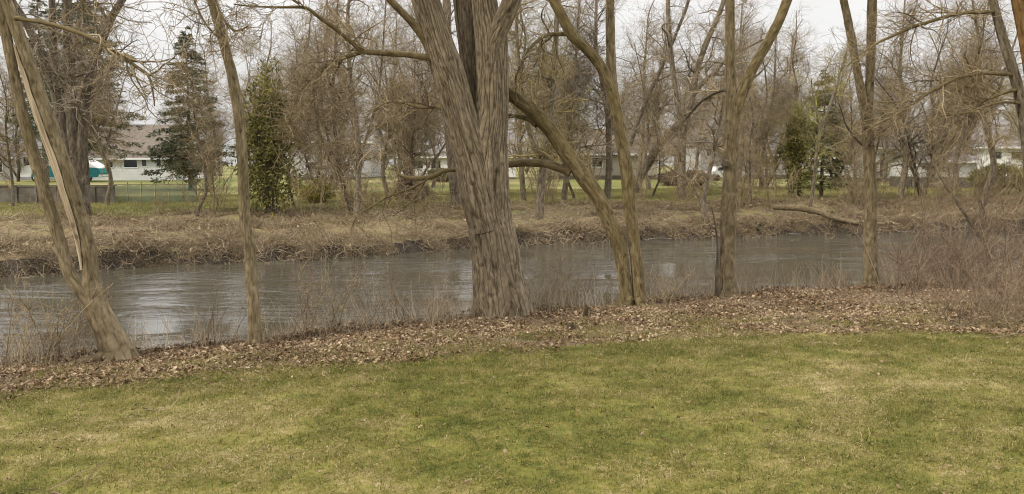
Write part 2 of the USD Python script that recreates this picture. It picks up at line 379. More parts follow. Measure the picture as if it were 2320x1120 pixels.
def H(x, y):
    x, y = np.broadcast_arrays(np.asarray(x, float), np.asarray(y, float))
    shape = x.shape
    x, y = x.ravel(), y.ravel()
    Y = curves_at(x)
    zl = lawn_z(x, Y[1])
    one = np.ones_like(x)
    Z = np.stack([one, zl, ZC * one, -0.05 * one, -0.7 * one, -0.7 * one, 0.0 * one, (0.5 + 0.5 * n2(x, x * 0, 0.5, 31)) * one, 1.30 * one, 1.5 * one, 2.0 * one, 2.5 * one])
    out = lawn_z(x, y)
    for k in range(1, len(Y) - 1):
        t = np.clip((y - Y[k]) / np.maximum(Y[k + 1] - Y[k], 1e-6), 0, 1)
        if k == 1:
            t = t ** 0.8
        if k == 7:
            t = t ** 0.62
        out = np.where(y > Y[k], Z[k] * (1 - t) + Z[k + 1] * t, out)
    bank = np.clip((y - Y[1]) / 0.6, 0, 1)
    far = np.clip((y - Y[6] + 0.3) / 0.6, 0, 1)
    top = np.clip((y - Y[8]) / 4.0, 0, 1)
    out = out + n2(x, y, 0.30, 11, 2) * 0.07 + n2(x, y, 1.6, 12, 2) * (0.004 + 0.12 * bank * (1 - far)) + far * (1 - top) * (n2(x, y, 0.9, 13, 4) * 0.42 + n2(x, y, 3.1, 14, 3) * 0.16) + top * n2(x, y, 0.06, 15) * 0.3
    return out.reshape(shape)


def ground(px, py):
    """Where the ray through a pixel meets the ground."""
    d = ray(px, py)
    t = np.linspace(3, 140, 3000)
    p = np.array([0, 0, EYE]) + d * t[:, None]
    below = p[:, 2] < H(p[:, 0], p[:, 1])
    i = int(np.argmax(below)) if below.any() else len(t) - 1
    return p[i]


def strip(name, k0, k1, xs, rows, mat, overlap=0.0):
    Y = curves_at(xs)
    a, b = Y[k0], Y[k1] + overlap
    t = rows[:, None]
    y = a * (1 - t) + b * t
    x = np.broadcast_to(xs, y.shape)
    v = np.stack([x, y, H(x, y)], -1).reshape(-1, 3)
    n, m = len(rows), len(xs)
    i, j = np.meshgrid(np.arange(n - 1), np.arange(m - 1), indexing="ij")
    q = np.stack([i * m + j, i * m + j + 1, (i + 1) * m + j + 1, (i + 1) * m + j], -1).reshape(-1, 4)
    return obj(name, (v, q), mat, smooth=True, kind="structure")


def xgrid(lo, hi, step, out=6.0):
    return np.unique(np.concatenate([np.arange(-165, lo, out), np.arange(lo, hi, step), np.arange(hi, 185.1, out)]))


lin = lambda n: np.linspace(0, 1, n)
strip("lawn", 0, 1, xgrid(-14, 16, 0.15), np.concatenate([np.linspace(0, 0.78, 14)[:-1], np.linspace(0.78, 1, 170)]), "lawn_ground")
strip("near_bank", 1, 3, xgrid(-16, 22, 0.09), lin(46), "litter_ground")
strip("river_bed", 3, 6, xgrid(-40, 50, 1.0), lin(8), "mud")
strip("mud_edge", 6, 7, xgrid(-32, 45, 0.10), lin(9), "mud")
strip("far_bank", 7, 8, xgrid(-32, 45, 0.16), lin(46), "far_bank_ground")
strip("far_lawn", 8, 11, xgrid(-70, 80, 1.0), lin(120) ** 2.2, "far_lawn_ground")
xs = xgrid(-40, 50, 1.0)
Yc = curves_at(xs)
wv = np.concatenate([np.stack([xs, Yc[3] - 0.6, xs * 0], -1), np.stack([xs, Yc[6] + 0.35, xs * 0], -1)])
m_ = len(xs)
obj("river_water", (wv, np.array([[j, j + 1, m_ + j + 1, m_ + j] for j in range(m_ - 1)])), "water_look", kind="structure")


# ------------------------------------------------------------------ tubes
def resample(poly, n):
    """poly (k,4): x y z r; a smooth curve through the points at n even steps."""
    poly = np.asarray(poly, float)
    s = np.concatenate([[0], np.cumsum(np.linalg.norm(np.diff(poly[:, :3], axis=0), axis=1) + 1e-6)])
    u = np.linspace(0, s[-1], n)
    return PchipInterpolator(s, poly, axis=0)(u)


def frames(P):
    t = np.gradient(P, axis=-2)
    t /= np.linalg.norm(t, axis=-1, keepdims=True) + 1e-12
    main = P[..., -1:, :] - P[..., :1, :]
    main = main / (np.linalg.norm(main, axis=-1, keepdims=True) + 1e-12)
    ref = np.where(np.abs(main[..., 2:]) < 0.7, [0, 0, 1.0], np.where(np.abs(main[..., :1]) < 0.7, [1.0, 0, 0], [0, 1.0, 0]))
    a = np.cross(t, np.broadcast_to(ref, t.shape))
    a /= np.linalg.norm(a, axis=-1, keepdims=True) + 1e-12
    return t, a, np.cross(t, a)


def tubes(P, R, sides=3):
    """Many polylines P (M,n,3) with radii R (M,n) as thin tubes in one mesh."""
    M_, n = P.shape[:2]
    t, a, b = frames(P)
    ang = np.arange(sides) * 2 * np.pi / sides
    v = P[:, :, None] + R[:, :, None, None] * (np.cos(ang)[None, None, :, None] * a[:, :, None] + np.sin(ang)[None, None, :, None] * b[:, :, None])
    i, j = np.meshgrid(np.arange(n - 1), np.arange(sides), indexing="ij")
    q = np.stack([i * sides + j, i * sides + (j + 1) % sides, (i + 1) * sides + (j + 1) % sides, (i + 1) * sides + j], -1).reshape(-1, 4)
    f = (np.arange(M_)[:, None, None] * (n * sides) + q[None]).reshape(-1, 4)
    return v.reshape(-1, 3), np.vstack([f[:, [0, 1, 2]], f[:, [0, 2, 3]]])


def join(parts):
    v, f, n = [], [], 0
    for a, b in parts:
        v.append(a)
        f.append(np.asarray(b) + n)
        n += len(a)
    return np.concatenate(v), np.concatenate(f)


def log_mesh(poly, rings, sides, rough=0.06, furrow=0.0, knots=0.0, seed=0, plates=None, flare=0.0, flare_h=0.5, arc=None, lift=0.0):
    """A trunk or limb: swelling, furrowed bark and root flare as geometry. Returns vertices, faces and straightened coordinates for the bark."""
    p = resample(poly, rings)
    P, r = p[:, :3], p[:, 3]
    t, a, b = frames(P)
    s = np.concatenate([[0], np.cumsum(np.linalg.norm(np.diff(P, axis=0), axis=1))])
    ang = np.linspace(0, 2 * np.pi, sides, endpoint=False) if arc is None else np.linspace(arc[0], arc[1], sides)
    ang = np.broadcast_to(ang, (rings, sides))
    if arc is not None:
        k = np.clip(np.sin(np.pi * np.linspace(0.015, 0.985, rings)), 0, 1)[:, None] ** 0.45
        wob = 0.16 * (meshkit.noise(np.stack([np.linspace(0, 14, rings), np.zeros(rings), np.zeros(rings)], -1), 4) - .5)[:, None]
        mid = (arc[0] + arc[1]) / 2
        ang = mid + (ang - mid) * k + wob
        lift = lift * np.sin(np.linspace(0.12, np.pi - 0.12, sides))[None] - 0.004
    ca, sa = np.cos(ang), np.sin(ang)
    rm = float(np.median(r))
    rest = np.stack([np.broadcast_to(ca * rm, (rings, sides)), np.broadcast_to(sa * rm, (rings, sides)), np.broadcast_to(s[:, None], (rings, sides))], -1)
    rad = np.broadcast_to(r[:, None], (rings, sides)).copy()
    o = seed * 7.3
    rad *= 1 + rough * 2 * (meshkit.fbm(rest * [2.2 / max(rm, .04) * .5, 2.2 / max(rm, .04) * .5, 1.1] + o, 3, seed) - 0.5)
    if knots:
        k = meshkit.noise(rest * [2.5 / rm * .5, 2.5 / rm * .5, 1.6] + o + 40, seed + 3)
        rad *= 1 + knots * np.clip(k - 0.72, 0, 1) * 3
    if furrow:
        w = rest + 0.03 * (meshkit.fbm(rest * [3, 3, 2.0] + o, 2, seed + 9)[..., None] - 0.5) * 2
        f1 = np.clip(np.abs(2 * meshkit.noise(w * [14, 14, 1.25] + o, seed + 1) - 1) * 2.3, 0, 1)
        f2 = np.clip(np.abs(2 * meshkit.noise(w * [27, 27, 3.6] + o, seed + 2) - 1) * 2.0, 0, 1)
        f3 = meshkit.noise(w * [60, 60, 16] + o, seed + 6)
        rad += furrow * (0.62 * f1 + 0.26 * f2 + 0.12 * f3 - 0.75)
    plate = np.full(rings * sides, 0.7)
    if plates:
        w_, l_, depth_ = plates          # plates of bark between fissures: width, length, depth
        from scipy.spatial import cKDTree
        rp = np.random.default_rng(seed + 77)
        count = int(2 * np.pi * rm * s[-1] / (w_ * l_) * 1.1) + 8
        th = rp.uniform(0, 2 * np.pi, count)
        seeds = np.stack([np.cos(th) * rm / w_, np.sin(th) * rm / w_, rp.uniform(-.2, s[-1] + .2, count) / l_], 1)
        wq = rest + 0.26 * w_ * 2 * (meshkit.fbm(rest * [1.1 / w_, 1.1 / w_, 0.9 / w_ * .35] + o, 2, seed + 9)[..., None] - 0.5)
        dd = cKDTree(seeds).query((wq / [w_, w_, l_]).reshape(-1, 3), k=2)[0]
        e1 = np.clip((dd[:, 1] - dd[:, 0]) / 0.26, 0, 1)
        fine_ = meshkit.fbm((rest * [60, 60, 10]).reshape(-1, 3) + o, 2, seed + 6)
        plate = np.clip(e1 ** 0.7 * (0.72 + 0.56 * fine_), 0, 1)
        rad *= 1.04 if depth_ > 0.012 else 0.86
        rad += depth_ * (plate.reshape(rings, sides) - 0.6)
    if flare:
        e = np.exp(-s / flare_h)[:, None]
        lob = 0.45 + 1.1 * meshkit.noise(np.stack([ca * 1.9 + o, sa * 1.9, ca * 0], -1), seed + 5)
        rad += r[0] * flare * e * lob
    v = P[:, None] + (rad + lift)[..., None] * (ca[..., None] * a[:, None] + sa[..., None] * b[:, None])
    m = sides if arc is None else sides - 1
    i, j = np.meshgrid(np.arange(rings - 1), np.arange(m), indexing="ij")
    q = np.stack([i * sides + j, i * sides + (j + 1) % sides, (i + 1) * sides + (j + 1) % sides, (i + 1) * sides + j], -1).reshape(-1, 4)
    f = np.vstack([q[:, [0, 1, 2]], q[:, [0, 2, 3]]])
    v, rest = v.reshape(-1, 3), np.concatenate([rest.reshape(-1, 3), plate[:, None]], 1)
    if arc is None:
        v = np.vstack([v, P[-1] + t[-1] * r[-1]])
        rest = np.vstack([rest, [0, 0, s[-1] + r[-1], 0.7]])
        top = (rings - 1) * sides
        f = np.vstack([f, [[top + k, top + (k + 1) % sides, len(v) - 1] for k in range(sides)]])
    return (v, f), rest


def sprout(rng, P, R, count, t0=0.2, t1=1.0, length=(0.5, 1.0), angle=(30, 70), n=5, wiggle=0.25, up=0.1, ratio=0.6, rmin=0.003, shrink=0.5, arch=0.0, taper=0.35):
    """Side shoots of the polylines P (M,k,3) with radii R (M,k): count of them in all."""
    M_, k = P.shape[:2]
    L = np.linalg.norm(np.diff(P, axis=1), axis=2).sum(1)
    who = rng.choice(M_, count, p=L / L.sum())
    u = rng.uniform(t0, t1, count) * (k - 1)
    i = np.minimum(u.astype(int), k - 2)
    w = (u - i)[:, None]
    pos = P[who, i] * (1 - w) + P[who, i + 1] * w
    d = P[who, i + 1] - P[who, i]
    d /= np.linalg.norm(d, axis=1, keepdims=True) + 1e-9
    r = R[who, i] * (1 - w[:, 0]) + R[who, i + 1] * w[:, 0]
    side = rng.normal(size=(count, 3))
    side -= (side * d).sum(1, keepdims=True) * d
    side /= np.linalg.norm(side, axis=1, keepdims=True) + 1e-9
    an = np.radians(rng.uniform(*angle, count))[:, None]
    d = np.cos(an) * d + np.sin(an) * side
    ln = rng.uniform(*length, count) * (1 - shrink * u / (k - 1)) * np.clip((r / np.maximum(R[who, 0], 1e-6)) ** 0.3, 0.5, 1)
    r0 = np.maximum(np.minimum(r * ratio, 0.02 * ln + 0.004), rmin)
    out, rad = [pos], [r0]
    step = (ln / (n - 1))[:, None]
    curl = rng.normal(size=(count, 3)) * wiggle
    for q in range(1, n):
        d = d + curl * 0.6 + rng.normal(size=(count, 3)) * wiggle + np.array([0, 0, up - arch * q / n])
        d /= np.linalg.norm(d, axis=1, keepdims=True) + 1e-9
        out.append(out[-1] + d * step)
        rad.append(np.maximum(r0 * (1 - (1 - taper) * q / (n - 1)), rmin * 0.8))
    return np.stack(out, 1), np.stack(rad, 1)


def pile(polys, n=14):
    q = np.stack([resample(p, n) for p in polys])
    return q[..., :3], q[..., 3]


def twig_mesh(rng, P, R, levels, sides=3):
    """Further generations of shoots, all in one mesh."""
    parts = []
    for i, kw in enumerate(levels):
        P, R = sprout(rng, P, R, **kw)
        parts.append(tubes(P, R, 4 if (i == 0 and len(levels) > 1) else sides))
    return join(parts)


# ------------------------------------------------------------------ trees traced from the photograph
def traced(points, depth, lean=0.0):
    """(px, py, width px[, depth offset]) to x y z r."""
    out = []
    for q in points:
        y = depth + (q[3] if len(q) > 3 else 0.0)
        p = at(q[0], q[1], y)
        out.append([*p, q[2] / 2 / FPX * y])
    return np.array(out)


def grow_up(poly, height, rng, drift=0.25, taper=0.45, steps=4):
    """Carries a stem on above the frame."""
    p = np.asarray(poly, float)
    d = p[-1, :3] - p[-2, :3]
    d /= np.linalg.norm(d)
    out = list(p)
    for i in range(steps):
        d = d + rng.normal(size=3) * drift * 0.5 + [0, 0, 0.12]
        d /= np.linalg.norm(d)
        out.append(np.append(out[-1][:3] + d * height / steps, p[-1, 3] * (1 - (1 - taper) * (i + 1) / steps)))
    return np.array(out)


class Tree:
    def __init__(self, name, label, base, category="tree", group=None):
        self.base = np.array(base, float)
        self.t = thing(name, label, category, self.base, group=group)

    def part(self, name, mesh, mat, rest=None, smooth=True, label=None, kind=None, parent=None):
        v, f = mesh
        return obj(name, (np.asarray(v) - self.base, f), mat, parent or self.t, smooth=smooth, rest=rest, label=label, kind=kind)

    def stem(self, name, poly, mat, rings, sides, label=None, parent=None, **kw):
        mesh, rest = log_mesh(poly, rings, sides, **kw)
        return self.part(name, mesh, mat, rest, label=label, parent=parent)


def root(poly, depth=0.35):
    """The stem's foot goes on straight into the soil."""
    p = np.asarray(poly, float)
    d = p[0, :3] - p[1, :3]
    d = d / np.linalg.norm(d) * 0.4 + np.array([0, 0, -0.8])
    return np.vstack([np.append(p[0, :3] + d / np.linalg.norm(d) * depth, p[0, 3] * 1.12), p])


def add_roots(T, r, count, mat, seed):
    r_ = np.random.default_rng(seed)
    for k in range(count):
        az = 2 * np.pi * (k + r_.uniform(-.3, .3)) / count
        d = np.array([np.cos(az), np.sin(az)])
        sd = np.array([-d[1], d[0]]) * r_.uniform(-.5, .5)
        L = r_.uniform(0.8, 1.35)
        pts = []
        for u, z, w in ((0.45, 0.75, 0.34), (1.0, 0.18, 0.30), (1.6 * L, 0.0, 0.20), (2.5 * L, -0.06, 0.12), (3.4 * L, -0.25, 0.05)):
            q = T.base[:2] + (d * u + sd * max(u - 1, 0) * .6) * r
            pts.append([*q, H(q[0], q[1]) + z * r, w * r])
        mesh, rest = log_mesh(np.array(pts), 26, 12, rough=.15, seed=seed + k)
        T.part("root", mesh, mat, rest)


rng = np.random.default_rng(7)
LV_NEAR = lambda k, s=1.0: [dict(count=int(60 * k), t0=0.12, length=(0.6 * s, 1.9 * s), angle=(25, 70), n=8, wiggle=0.20, up=0.0, ratio=0.55, rmin=0.0050),
                            dict(count=int(380 * k), t0=0.1, length=(0.3 * s, 1.0 * s), angle=(25, 75), n=6, wiggle=0.26, up=0.04, ratio=0.6, rmin=0.0036),
                            dict(count=int(1300 * k), t0=0.1, length=(0.12 * s, 0.5 * s), angle=(25, 80), n=5, wiggle=0.3, up=0.04, ratio=0.7, rmin=0.0028)]

# 1 the leaning twin tree at the left
g = ground(268, 812)
D1 = g[1]
T = Tree("leaning_tree", "leaning twin-stemmed tree at the far left with a long strip of bare pale wood", g)
low = traced([(270, 815, 74), (258, 785, 66), (236, 735, 60), (214, 690, 60), (207, 650, 46), (205, 610, 40), (196, 550, 40), (182, 500, 41), (150, 400, 42), (115, 300, 42), (82, 200, 38), (50, 100, 32), (12, 0, 28), (-30, -90, 26)], D1)
right1 = grow_up(low, 5.0, rng)
left1 = grow_up(traced([(238, 745, 34, -0.02), (206, 690, 36, -0.06), (176, 650, 34, -0.05), (153, 610, 30, -.03), (137, 550, 29), (112, 470, 29), (91, 400, 30), (62, 300, 28), (38, 200, 26), (18, 100, 25), (-2, 0, 24), (-22, -90, 22)], D1), 4.0, rng)
T.stem("trunk", root(right1), "bark_smooth", 260, 72, plates=(0.032, 0.2, 0.009), rough=0.06, knots=0.10, seed=3, flare=0.7, flare_h=0.35)
T.stem("trunk", left1, "bark_smooth", 220, 60, plates=(0.032, 0.2, 0.009), rough=0.06, knots=0.12, seed=5)
strip_poly = resample(np.vstack([low[5:12]]), 60)
sm, sr = log_mesh(strip_poly, 120, 12, rough=0.05, furrow=0.012, seed=8, arc=(math.radians(95), math.radians(180)), lift=0.022)
T.part("bare_wood_strip", sm, "bare_wood", sr, label="strip of bare pale wood where the bark has peeled")
lb = traced([(35, 42, 11), (90, 50, 9), (140, 62, 9), (210, 88, 9), (260, 118, 9), (310, 152, 8), (337, 173, 7), (345, 200, 5), (350, 240, 3)], D1 - 0.1)
lb2 = traced([(335, 172, 5), (358, 160, 4), (375, 145, 3), (400, 150, 2)], D1 - 0.1)
up1 = traced([(150, -60, 9), (190, 10, 7, -.2), (215, 45, 6, -.2), (222, 80, 3, -.2)], D1 + 0.8)
for q in (lb, lb2, up1):
    T.stem("limb", q, "bark_olive", 40, 8, rough=0.08, seed=2)
hi = [sprout(rng, right1[None, -5:, :3], right1[None, -5:, 3], 12, length=(1.5, 3.2), n=9, wiggle=0.15, up=-0.04)]
T.part("twigs", join([twig_mesh(rng, *pile([lb[2:], lb2, up1]), LV_NEAR(0.6, 0.7)), twig_mesh(rng, *hi[0], LV_NEAR(1.3, 0.9))]), "twig_brown", kind="stuff", smooth=False)

add_roots(T, 0.2, 5, "bark_smooth", 526)

# 2 the slim straight tree
g = ground(580, 783)
s2 = grow_up(traced([(580, 785, 36), (577, 740, 33), (572, 650, 30), (566, 560, 28), (555, 500, 27), (551, 400, 28), (545, 300, 26), (532, 200, 26), (508, 100, 24), (481, 0, 25), (462, -70, 24)], g[1]), 5.0, rng)
T = Tree("slender_tree", "slender smooth-barked tree on the near bank right of the leaning twin tree", g)
T.stem("trunk", root(s2), "bark_smooth", 240, 56, plates=(0.03, 0.18, 0.008), rough=0.07, knots=0.2, seed=11, flare=0.5, flare_h=0.25)
bt = traced([(478, -20, 9), (505, 40, 6, -.1), (535, 70, 5, -.2), (560, 60, 3, -.3)], g[1])
bt2 = traced([(505, 90, 7), (470, 60, 5, .2), (440, 0, 4, .3), (420, -60, 3, .4)], g[1])
for q in (bt, bt2):
    T.stem("limb", q, "bark_olive", 24, 7, seed=4)
hp, hr = sprout(rng, s2[None, -5:, :3], s2[None, -5:, 3], 14, length=(1.2, 3.0), n=9, wiggle=0.18, up=-0.05)
T.part("twigs", join([twig_mesh(rng, *pile([bt, bt2]), LV_NEAR(0.5, 0.7)), twig_mesh(rng, hp, hr, LV_NEAR(1.3, 0.9))]), "twig_brown", kind="stuff", smooth=False)

add_roots(T, 0.115, 5, "bark_smooth", 517)

# 3 the big maple
g = ground(1138, 712)
D3 = g[1]
T = Tree("big_maple", "huge furrowed tree in the middle, forking above head height into thick trunks", g)
R3 = traced([(1140, 716, 126), (1138, 690, 122), (1130, 640, 112), (1120, 560, 104), (1110, 500, 98), (1103, 400, 94), (1104, 330, 86, .02), (1114, 250, 73, .03), (1116, 200, 68, .05), (1114, 100, 68, .08), (1100, 20, 56, .1), (1090, -60, 48, .1)], D3)
R3g = grow_up(R3, 7, rng)
L3 = traced([(1112, 520, 96, -.02), (1092, 440, 92, -.03), (1076, 370, 84, -.05), (1058, 310, 76, -.07), (1039, 250, 69, -.08), (1026, 200, 68, -.08), (1011, 150, 68, -.08), (994, 100, 63, -.08), (979, 50, 61, -.08), (964, 0, 58, -.08), (944, -70, 54, 0)], D3)
L3g = grow_up(L3, 7, rng)
T.stem("trunk", root(R3g), "bark_maple", 640, 400, rough=0.05, furrow=0.012, plates=(0.027, 0.75, 0.019), seed=21, flare=0.42, flare_h=0.34)
T.stem("trunk", L3g, "bark_maple", 560, 320, rough=0.05, furrow=0.012, plates=(0.027, 0.75, 0.019), seed=23)
B3 = grow_up(traced([(1080, 300, 22, .30), (1074, 240, 32, .32), (1068, 160, 42, .36), (1060, 80, 46, .42), (1052, 0, 46, .5), (1046, -70, 44, .6)], D3), 6, rng)
T.stem("trunk", B3, "bark_maple", 340, 170, rough=0.05, furrow=0.012, plates=(0.027, 0.75, 0.018), seed=25)
RB = grow_up(traced([(1112, 130, 40, .0), (1128, 75, 42, -.05), (1146, 35, 40, -.1), (1164, -10, 38, -.15), (1185, -80, 36, -.2)], D3), 5, rng)
T.stem("limb", RB, "bark_maple", 260, 130, rough=0.05, furrow=0.012, plates=(0.027, 0.7, 0.016), seed=27)
UL = grow_up(traced([(975, 118, 20, -.1), (958, 84, 20, -.15), (932, 50, 18, -.25), (905, 22, 17, -.35), (880, -5, 16, -.45), (850, -60, 15, -.6)], D3), 3, rng)
T.stem("limb", UL, "bark_olive", 90, 26, rough=0.06, furrow=0.008, seed=28)
LL = traced([(1000, 138, 17, -.1), (970, 131, 15, -.2), (920, 124, 14, -.35), (880, 121, 13, -.45), (825, 117, 13, -.6), (795, 95, 9, -.7), (765, 70, 9, -.8), (730, 45, 8, -.9), (687, 17, 7, -1.0), (630, 17, 5, -1.1), (580, 15, 4, -1.2), (530, 10, 3, -1.3)], D3)
LB = traced([(830, 118, 11, -.6), (790, 127, 10, -.65), (750, 147, 8, -.7), (720, 172, 7, -.75), (711, 210, 5, -.8), (716, 260, 4, -.8), (738, 340, 4, -.8), (765, 400, 2.5, -.8)], D3)
LC = traced([(722, 168, 5, -.75), (690, 195, 4, -.9), (668, 235, 3, -1.0), (655, 290, 2.5, -1.1)], D3)
LW = traced([(1010, 250, 9, 0.1), (985, 242, 7, .3), (960, 245, 6, .4), (920, 235, 5, .5), (890, 230, 4, .6), (850, 250, 2.5, .7)], D3)
for q in (LL, LB, LC, LW):
    T.stem("limb", q, "bark_olive", 60, 12, rough=0.16, knots=.3, seed=29)
hp, hr = sprout(rng, *pile([L3g[-5:], B3[-5:], R3g[-5:]], 10), 26, length=(1.8, 4.0), n=10, wiggle=0.15, up=-0.05)
T.part("twigs", join([twig_mesh(rng, hp, hr, LV_NEAR(2.0, 1.0)), twig_mesh(rng, *pile([LL[3:], LB, LC, LW]),
       [dict(count=80, t0=0.1, length=(0.5, 1.5), angle=(25, 70), n=7, wiggle=0.2, up=-0.03, ratio=0.5, rmin=0.0045), dict(LV_NEAR(1)[1], count=700), dict(LV_NEAR(1)[2], count=2300)])]), "twig_brown", kind="stuff", smooth=False)

add_roots(T, 0.33, 6, "bark_maple", 516)

# 4 the crossing twin tree right of the maple
g = ground(1436, 694)
D4 = g[1]
T = Tree("twin_tree", "olive-barked twin tree right of the big maple, one stem arching far to the left", g)
a4 = traced([(1421, 700, 38), (1419, 670, 34), (1412, 610, 34), (1402, 555, 37), (1380, 500, 38), (1357, 450, 38), (1322, 400, 40), (1285, 350, 40), (1250, 300, 37), (1205, 250, 35), (1172, 226, 31), (1130, 195, 28), (1090, 140, 26), (1062, 60, 24), (1050, -40, 22)], D4)
b4 = traced([(1450, 698, 36), (1446, 640, 32), (1438, 560, 30), (1431, 500, 32), (1425, 450, 31), (1421, 400, 33), (1414, 350, 33), (1406, 300, 33), (1396, 250, 31), (1385, 200, 30), (1362, 152, 27), (1328, 110, 27), (1296, 80, 28), (1275, 40, 27), (1254, 0, 25), (1230, -70, 24)], D4)
c4 = traced([(1400, 265, 24), (1390, 210, 25, .05), (1385, 150, 24, .1), (1383, 80, 23, .1), (1382, 0, 22, .1), (1380, -80, 21, .1)], D4)
b4g, c4g = grow_up(b4, 4, rng), grow_up(c4, 5, rng)
T.stem("trunk", root(b4g), "bark_olive", 260, 64, plates=(0.032, 0.22, 0.009), rough=0.07, knots=0.22, seed=31, flare=0.2, flare_h=0.2)
T.stem("trunk", root(a4), "bark_olive", 260, 64, plates=(0.032, 0.22, 0.009), rough=0.07, knots=0.22, seed=33, flare=0.2, flare_h=0.2)
T.stem("limb", c4g, "bark_smooth", 180, 44, plates=(0.045, 0.2, 0.01), rough=0.07, knots=0.22, seed=35)
d4 = traced([(1288, 78, 11), (1250, 78, 9, -.1), (1215, 95, 7, -.2), (1185, 140, 6, -.3), (1168, 185, 4, -.35), (1172, 230, 3, -.4)], D4)
e4 = traced([(1292, 392, 20), (1262, 380, 19, .05), (1235, 372, 18, .1), (1190, 369, 17, .2), (1150, 373, 16, .3), (1090, 378, 13, .4), (1035, 384, 11, .5), (1012, 386, 9, .5), (980, 400, 11, .5), (945, 405, 10, .5), (903, 396, 7, .5)], D4)
f4 = traced([(1215, 285, 12), (1195, 270, 11, .1), (1160, 263, 10, .2), (1100, 262, 8, .3), (1040, 258, 7, .4), (1000, 240, 6, .4)], D4)
g4 = traced([(1258, 82, 6), (1262, 120, 4, -.1), (1278, 170, 3, -.2), (1280, 230, 2.5, -.2)], D4)
h4 = traced([(975, 402, 6, .5), (930, 428, 5, .3), (880, 446, 4, .2), (840, 470, 3.5, 0), (808, 492, 3, 0), (795, 532, 2.2, 0)], D4)
i4 = traced([(965, 405, 5, .5), (945, 440, 3.5, .4), (920, 468, 2.5, .3), (890, 490, 2, .3)], D4)
for q in (d4, e4, f4, g4, h4, i4):
    T.stem("limb", q, "bark_olive", 60, 12, rough=0.16, knots=.3, seed=36)
hp, hr = sprout(rng, *pile([b4g[-5:], c4g[-5:]], 10), 26, length=(1.8, 3.9), n=10, wiggle=0.16, up=-0.09)
T.part("twigs", join([twig_mesh(rng, *pile([d4, g4, h4, i4, f4[3:]]), LV_NEAR(0.8, 0.7)), twig_mesh(rng, hp, hr, LV_NEAR(1.7, 0.9))]), "twig_brown", kind="stuff", smooth=False)

add_roots(T, 0.19, 6, "bark_olive", 515)

# 5 forked tree with a dark knot
g = ground(1648, 673)
D5 = g[1]
T = Tree("forked_tree", "straight tree with a dark knot hole and a stem forking off to the right", g)
a5 = grow_up(traced([(1648, 676, 48), (1647, 650, 44), (1646, 600, 42), (1648, 550, 41), (1652, 450, 40), (1655, 380, 36), (1658, 300, 35), (1659, 240, 32), (1656, 200, 27), (1655, 150, 25), (1654, 70, 24), (1654, 0, 23), (1653, -80, 22)], D5), 5, rng)
b5 = grow_up(traced([(1658, 310, 30), (1667, 255, 30), (1679, 215, 28), (1698, 170, 27), (1720, 130, 26), (1742, 92, 25), (1766, 45, 24), (1785, -5, 24), (1810, -80, 22)], D5), 4, rng)
T.stem("trunk", root(a5), "bark_smooth", 280, 68, plates=(0.034, 0.22, 0.009), rough=0.07, knots=0.2, seed=41, flare=0.16, flare_h=0.22)
T.stem("limb", b5, "bark_olive", 190, 48, plates=(0.05, 0.22, 0.011), rough=0.07, knots=0.22, seed=43)
s5 = traced([(1624, 672, 9), (1624, 630, 8), (1626, 580, 6, .05), (1622, 520, 4, .05), (1612, 470, 2.5, .1)], D5 - 0.15)
T.stem("sucker", root(s5), "bark_dark", 40, 9, seed=44)
kn = at(1643, 371, D5 - a5[5, 3] * 0.86)
km = trimesh.creation.icosphere(3, 1.0)
kv = np.array(km.vertices) * (1 + 0.35 * (meshkit.noise(np.array(km.vertices) * 2.5, 3) - .5))[:, None] * np.array([0.062, 0.05, 0.085]) + kn
T.part("knot", (kv, km.faces), "bark_dark", kv - kn, label="dark knot hole in the bark")
k5 = traced([(1680, 218, 8), (1640, 205, 7, .3), (1600, 222, 6, .6), (1560, 262, 5, .8), (1535, 300, 3, 1.0)], D5 + 0.2)
T.stem("limb", k5, "bark_dark", 40, 9, seed=45)
hp, hr = sprout(rng, *pile([a5[-6:], b5[-5:]], 10), 30, length=(1.6, 3.8), n=10, wiggle=0.17, up=-0.09)
T.part("twigs", join([twig_mesh(rng, *pile([k5]), LV_NEAR(0.35, 0.7)), twig_mesh(rng, hp, hr, LV_NEAR(1.7, 0.9))]), "twig_brown", kind="stuff", smooth=False)

add_roots(T, 0.17, 5, "bark_smooth", 512)

# 6 V-forked tree at the right
g = ground(1973, 651)
D6 = g[1]
T = Tree("v_forked_tree", "straight tree left of the brambles that splits into a narrow V high up", g)
a6 = grow_up(traced([(1975, 654, 42), (1973, 610, 36), (1971, 560, 34), (1972, 500, 31), (1971, 400, 29), (1967, 300, 28), (1966, 240, 26), (1970, 195, 22), (1974, 100, 23), (1976, 0, 23), (1978, -80, 22)], D6), 5, rng)
b6 = grow_up(traced([(1964, 290, 24, -.03), (1957, 235, 23, -.05), (1949, 195, 21, -.05), (1940, 150, 20, -.05), (1922, 50, 19, 0), (1911, 0, 18, 0), (1895, -80, 17, 0)], D6), 4, rng)
T.stem("trunk", root(a6), "bark_smooth", 260, 60, plates=(0.032, 0.22, 0.009), rough=0.07, knots=0.2, seed=51, flare=0.2, flare_h=0.22)
T.stem("limb", b6, "bark_smooth", 190, 44, plates=(0.045, 0.2, 0.01), rough=0.07, knots=0.2, seed=53)
j6 = traced([(1955, 330, 5, -.1), (1935, 310, 4, -.2), (1915, 280, 3.5, -.3), (1908, 255, 3, -.3), (1900, 235, 2, -.3)], D6)
l6 = traced([(1968, 330, 5, -.1), (1990, 305, 4, -.2), (2010, 290, 3, -.3), (2035, 270, 2, -.4)], D6)
for q in (j6, l6):
    T.stem("limb", q, "bark_dark", 24, 7, seed=54)
hp, hr = sprout(rng, *pile([a6[-6:], b6[-5:]], 10), 30, length=(1.6, 3.8), n=10, wiggle=0.17, up=-0.09)
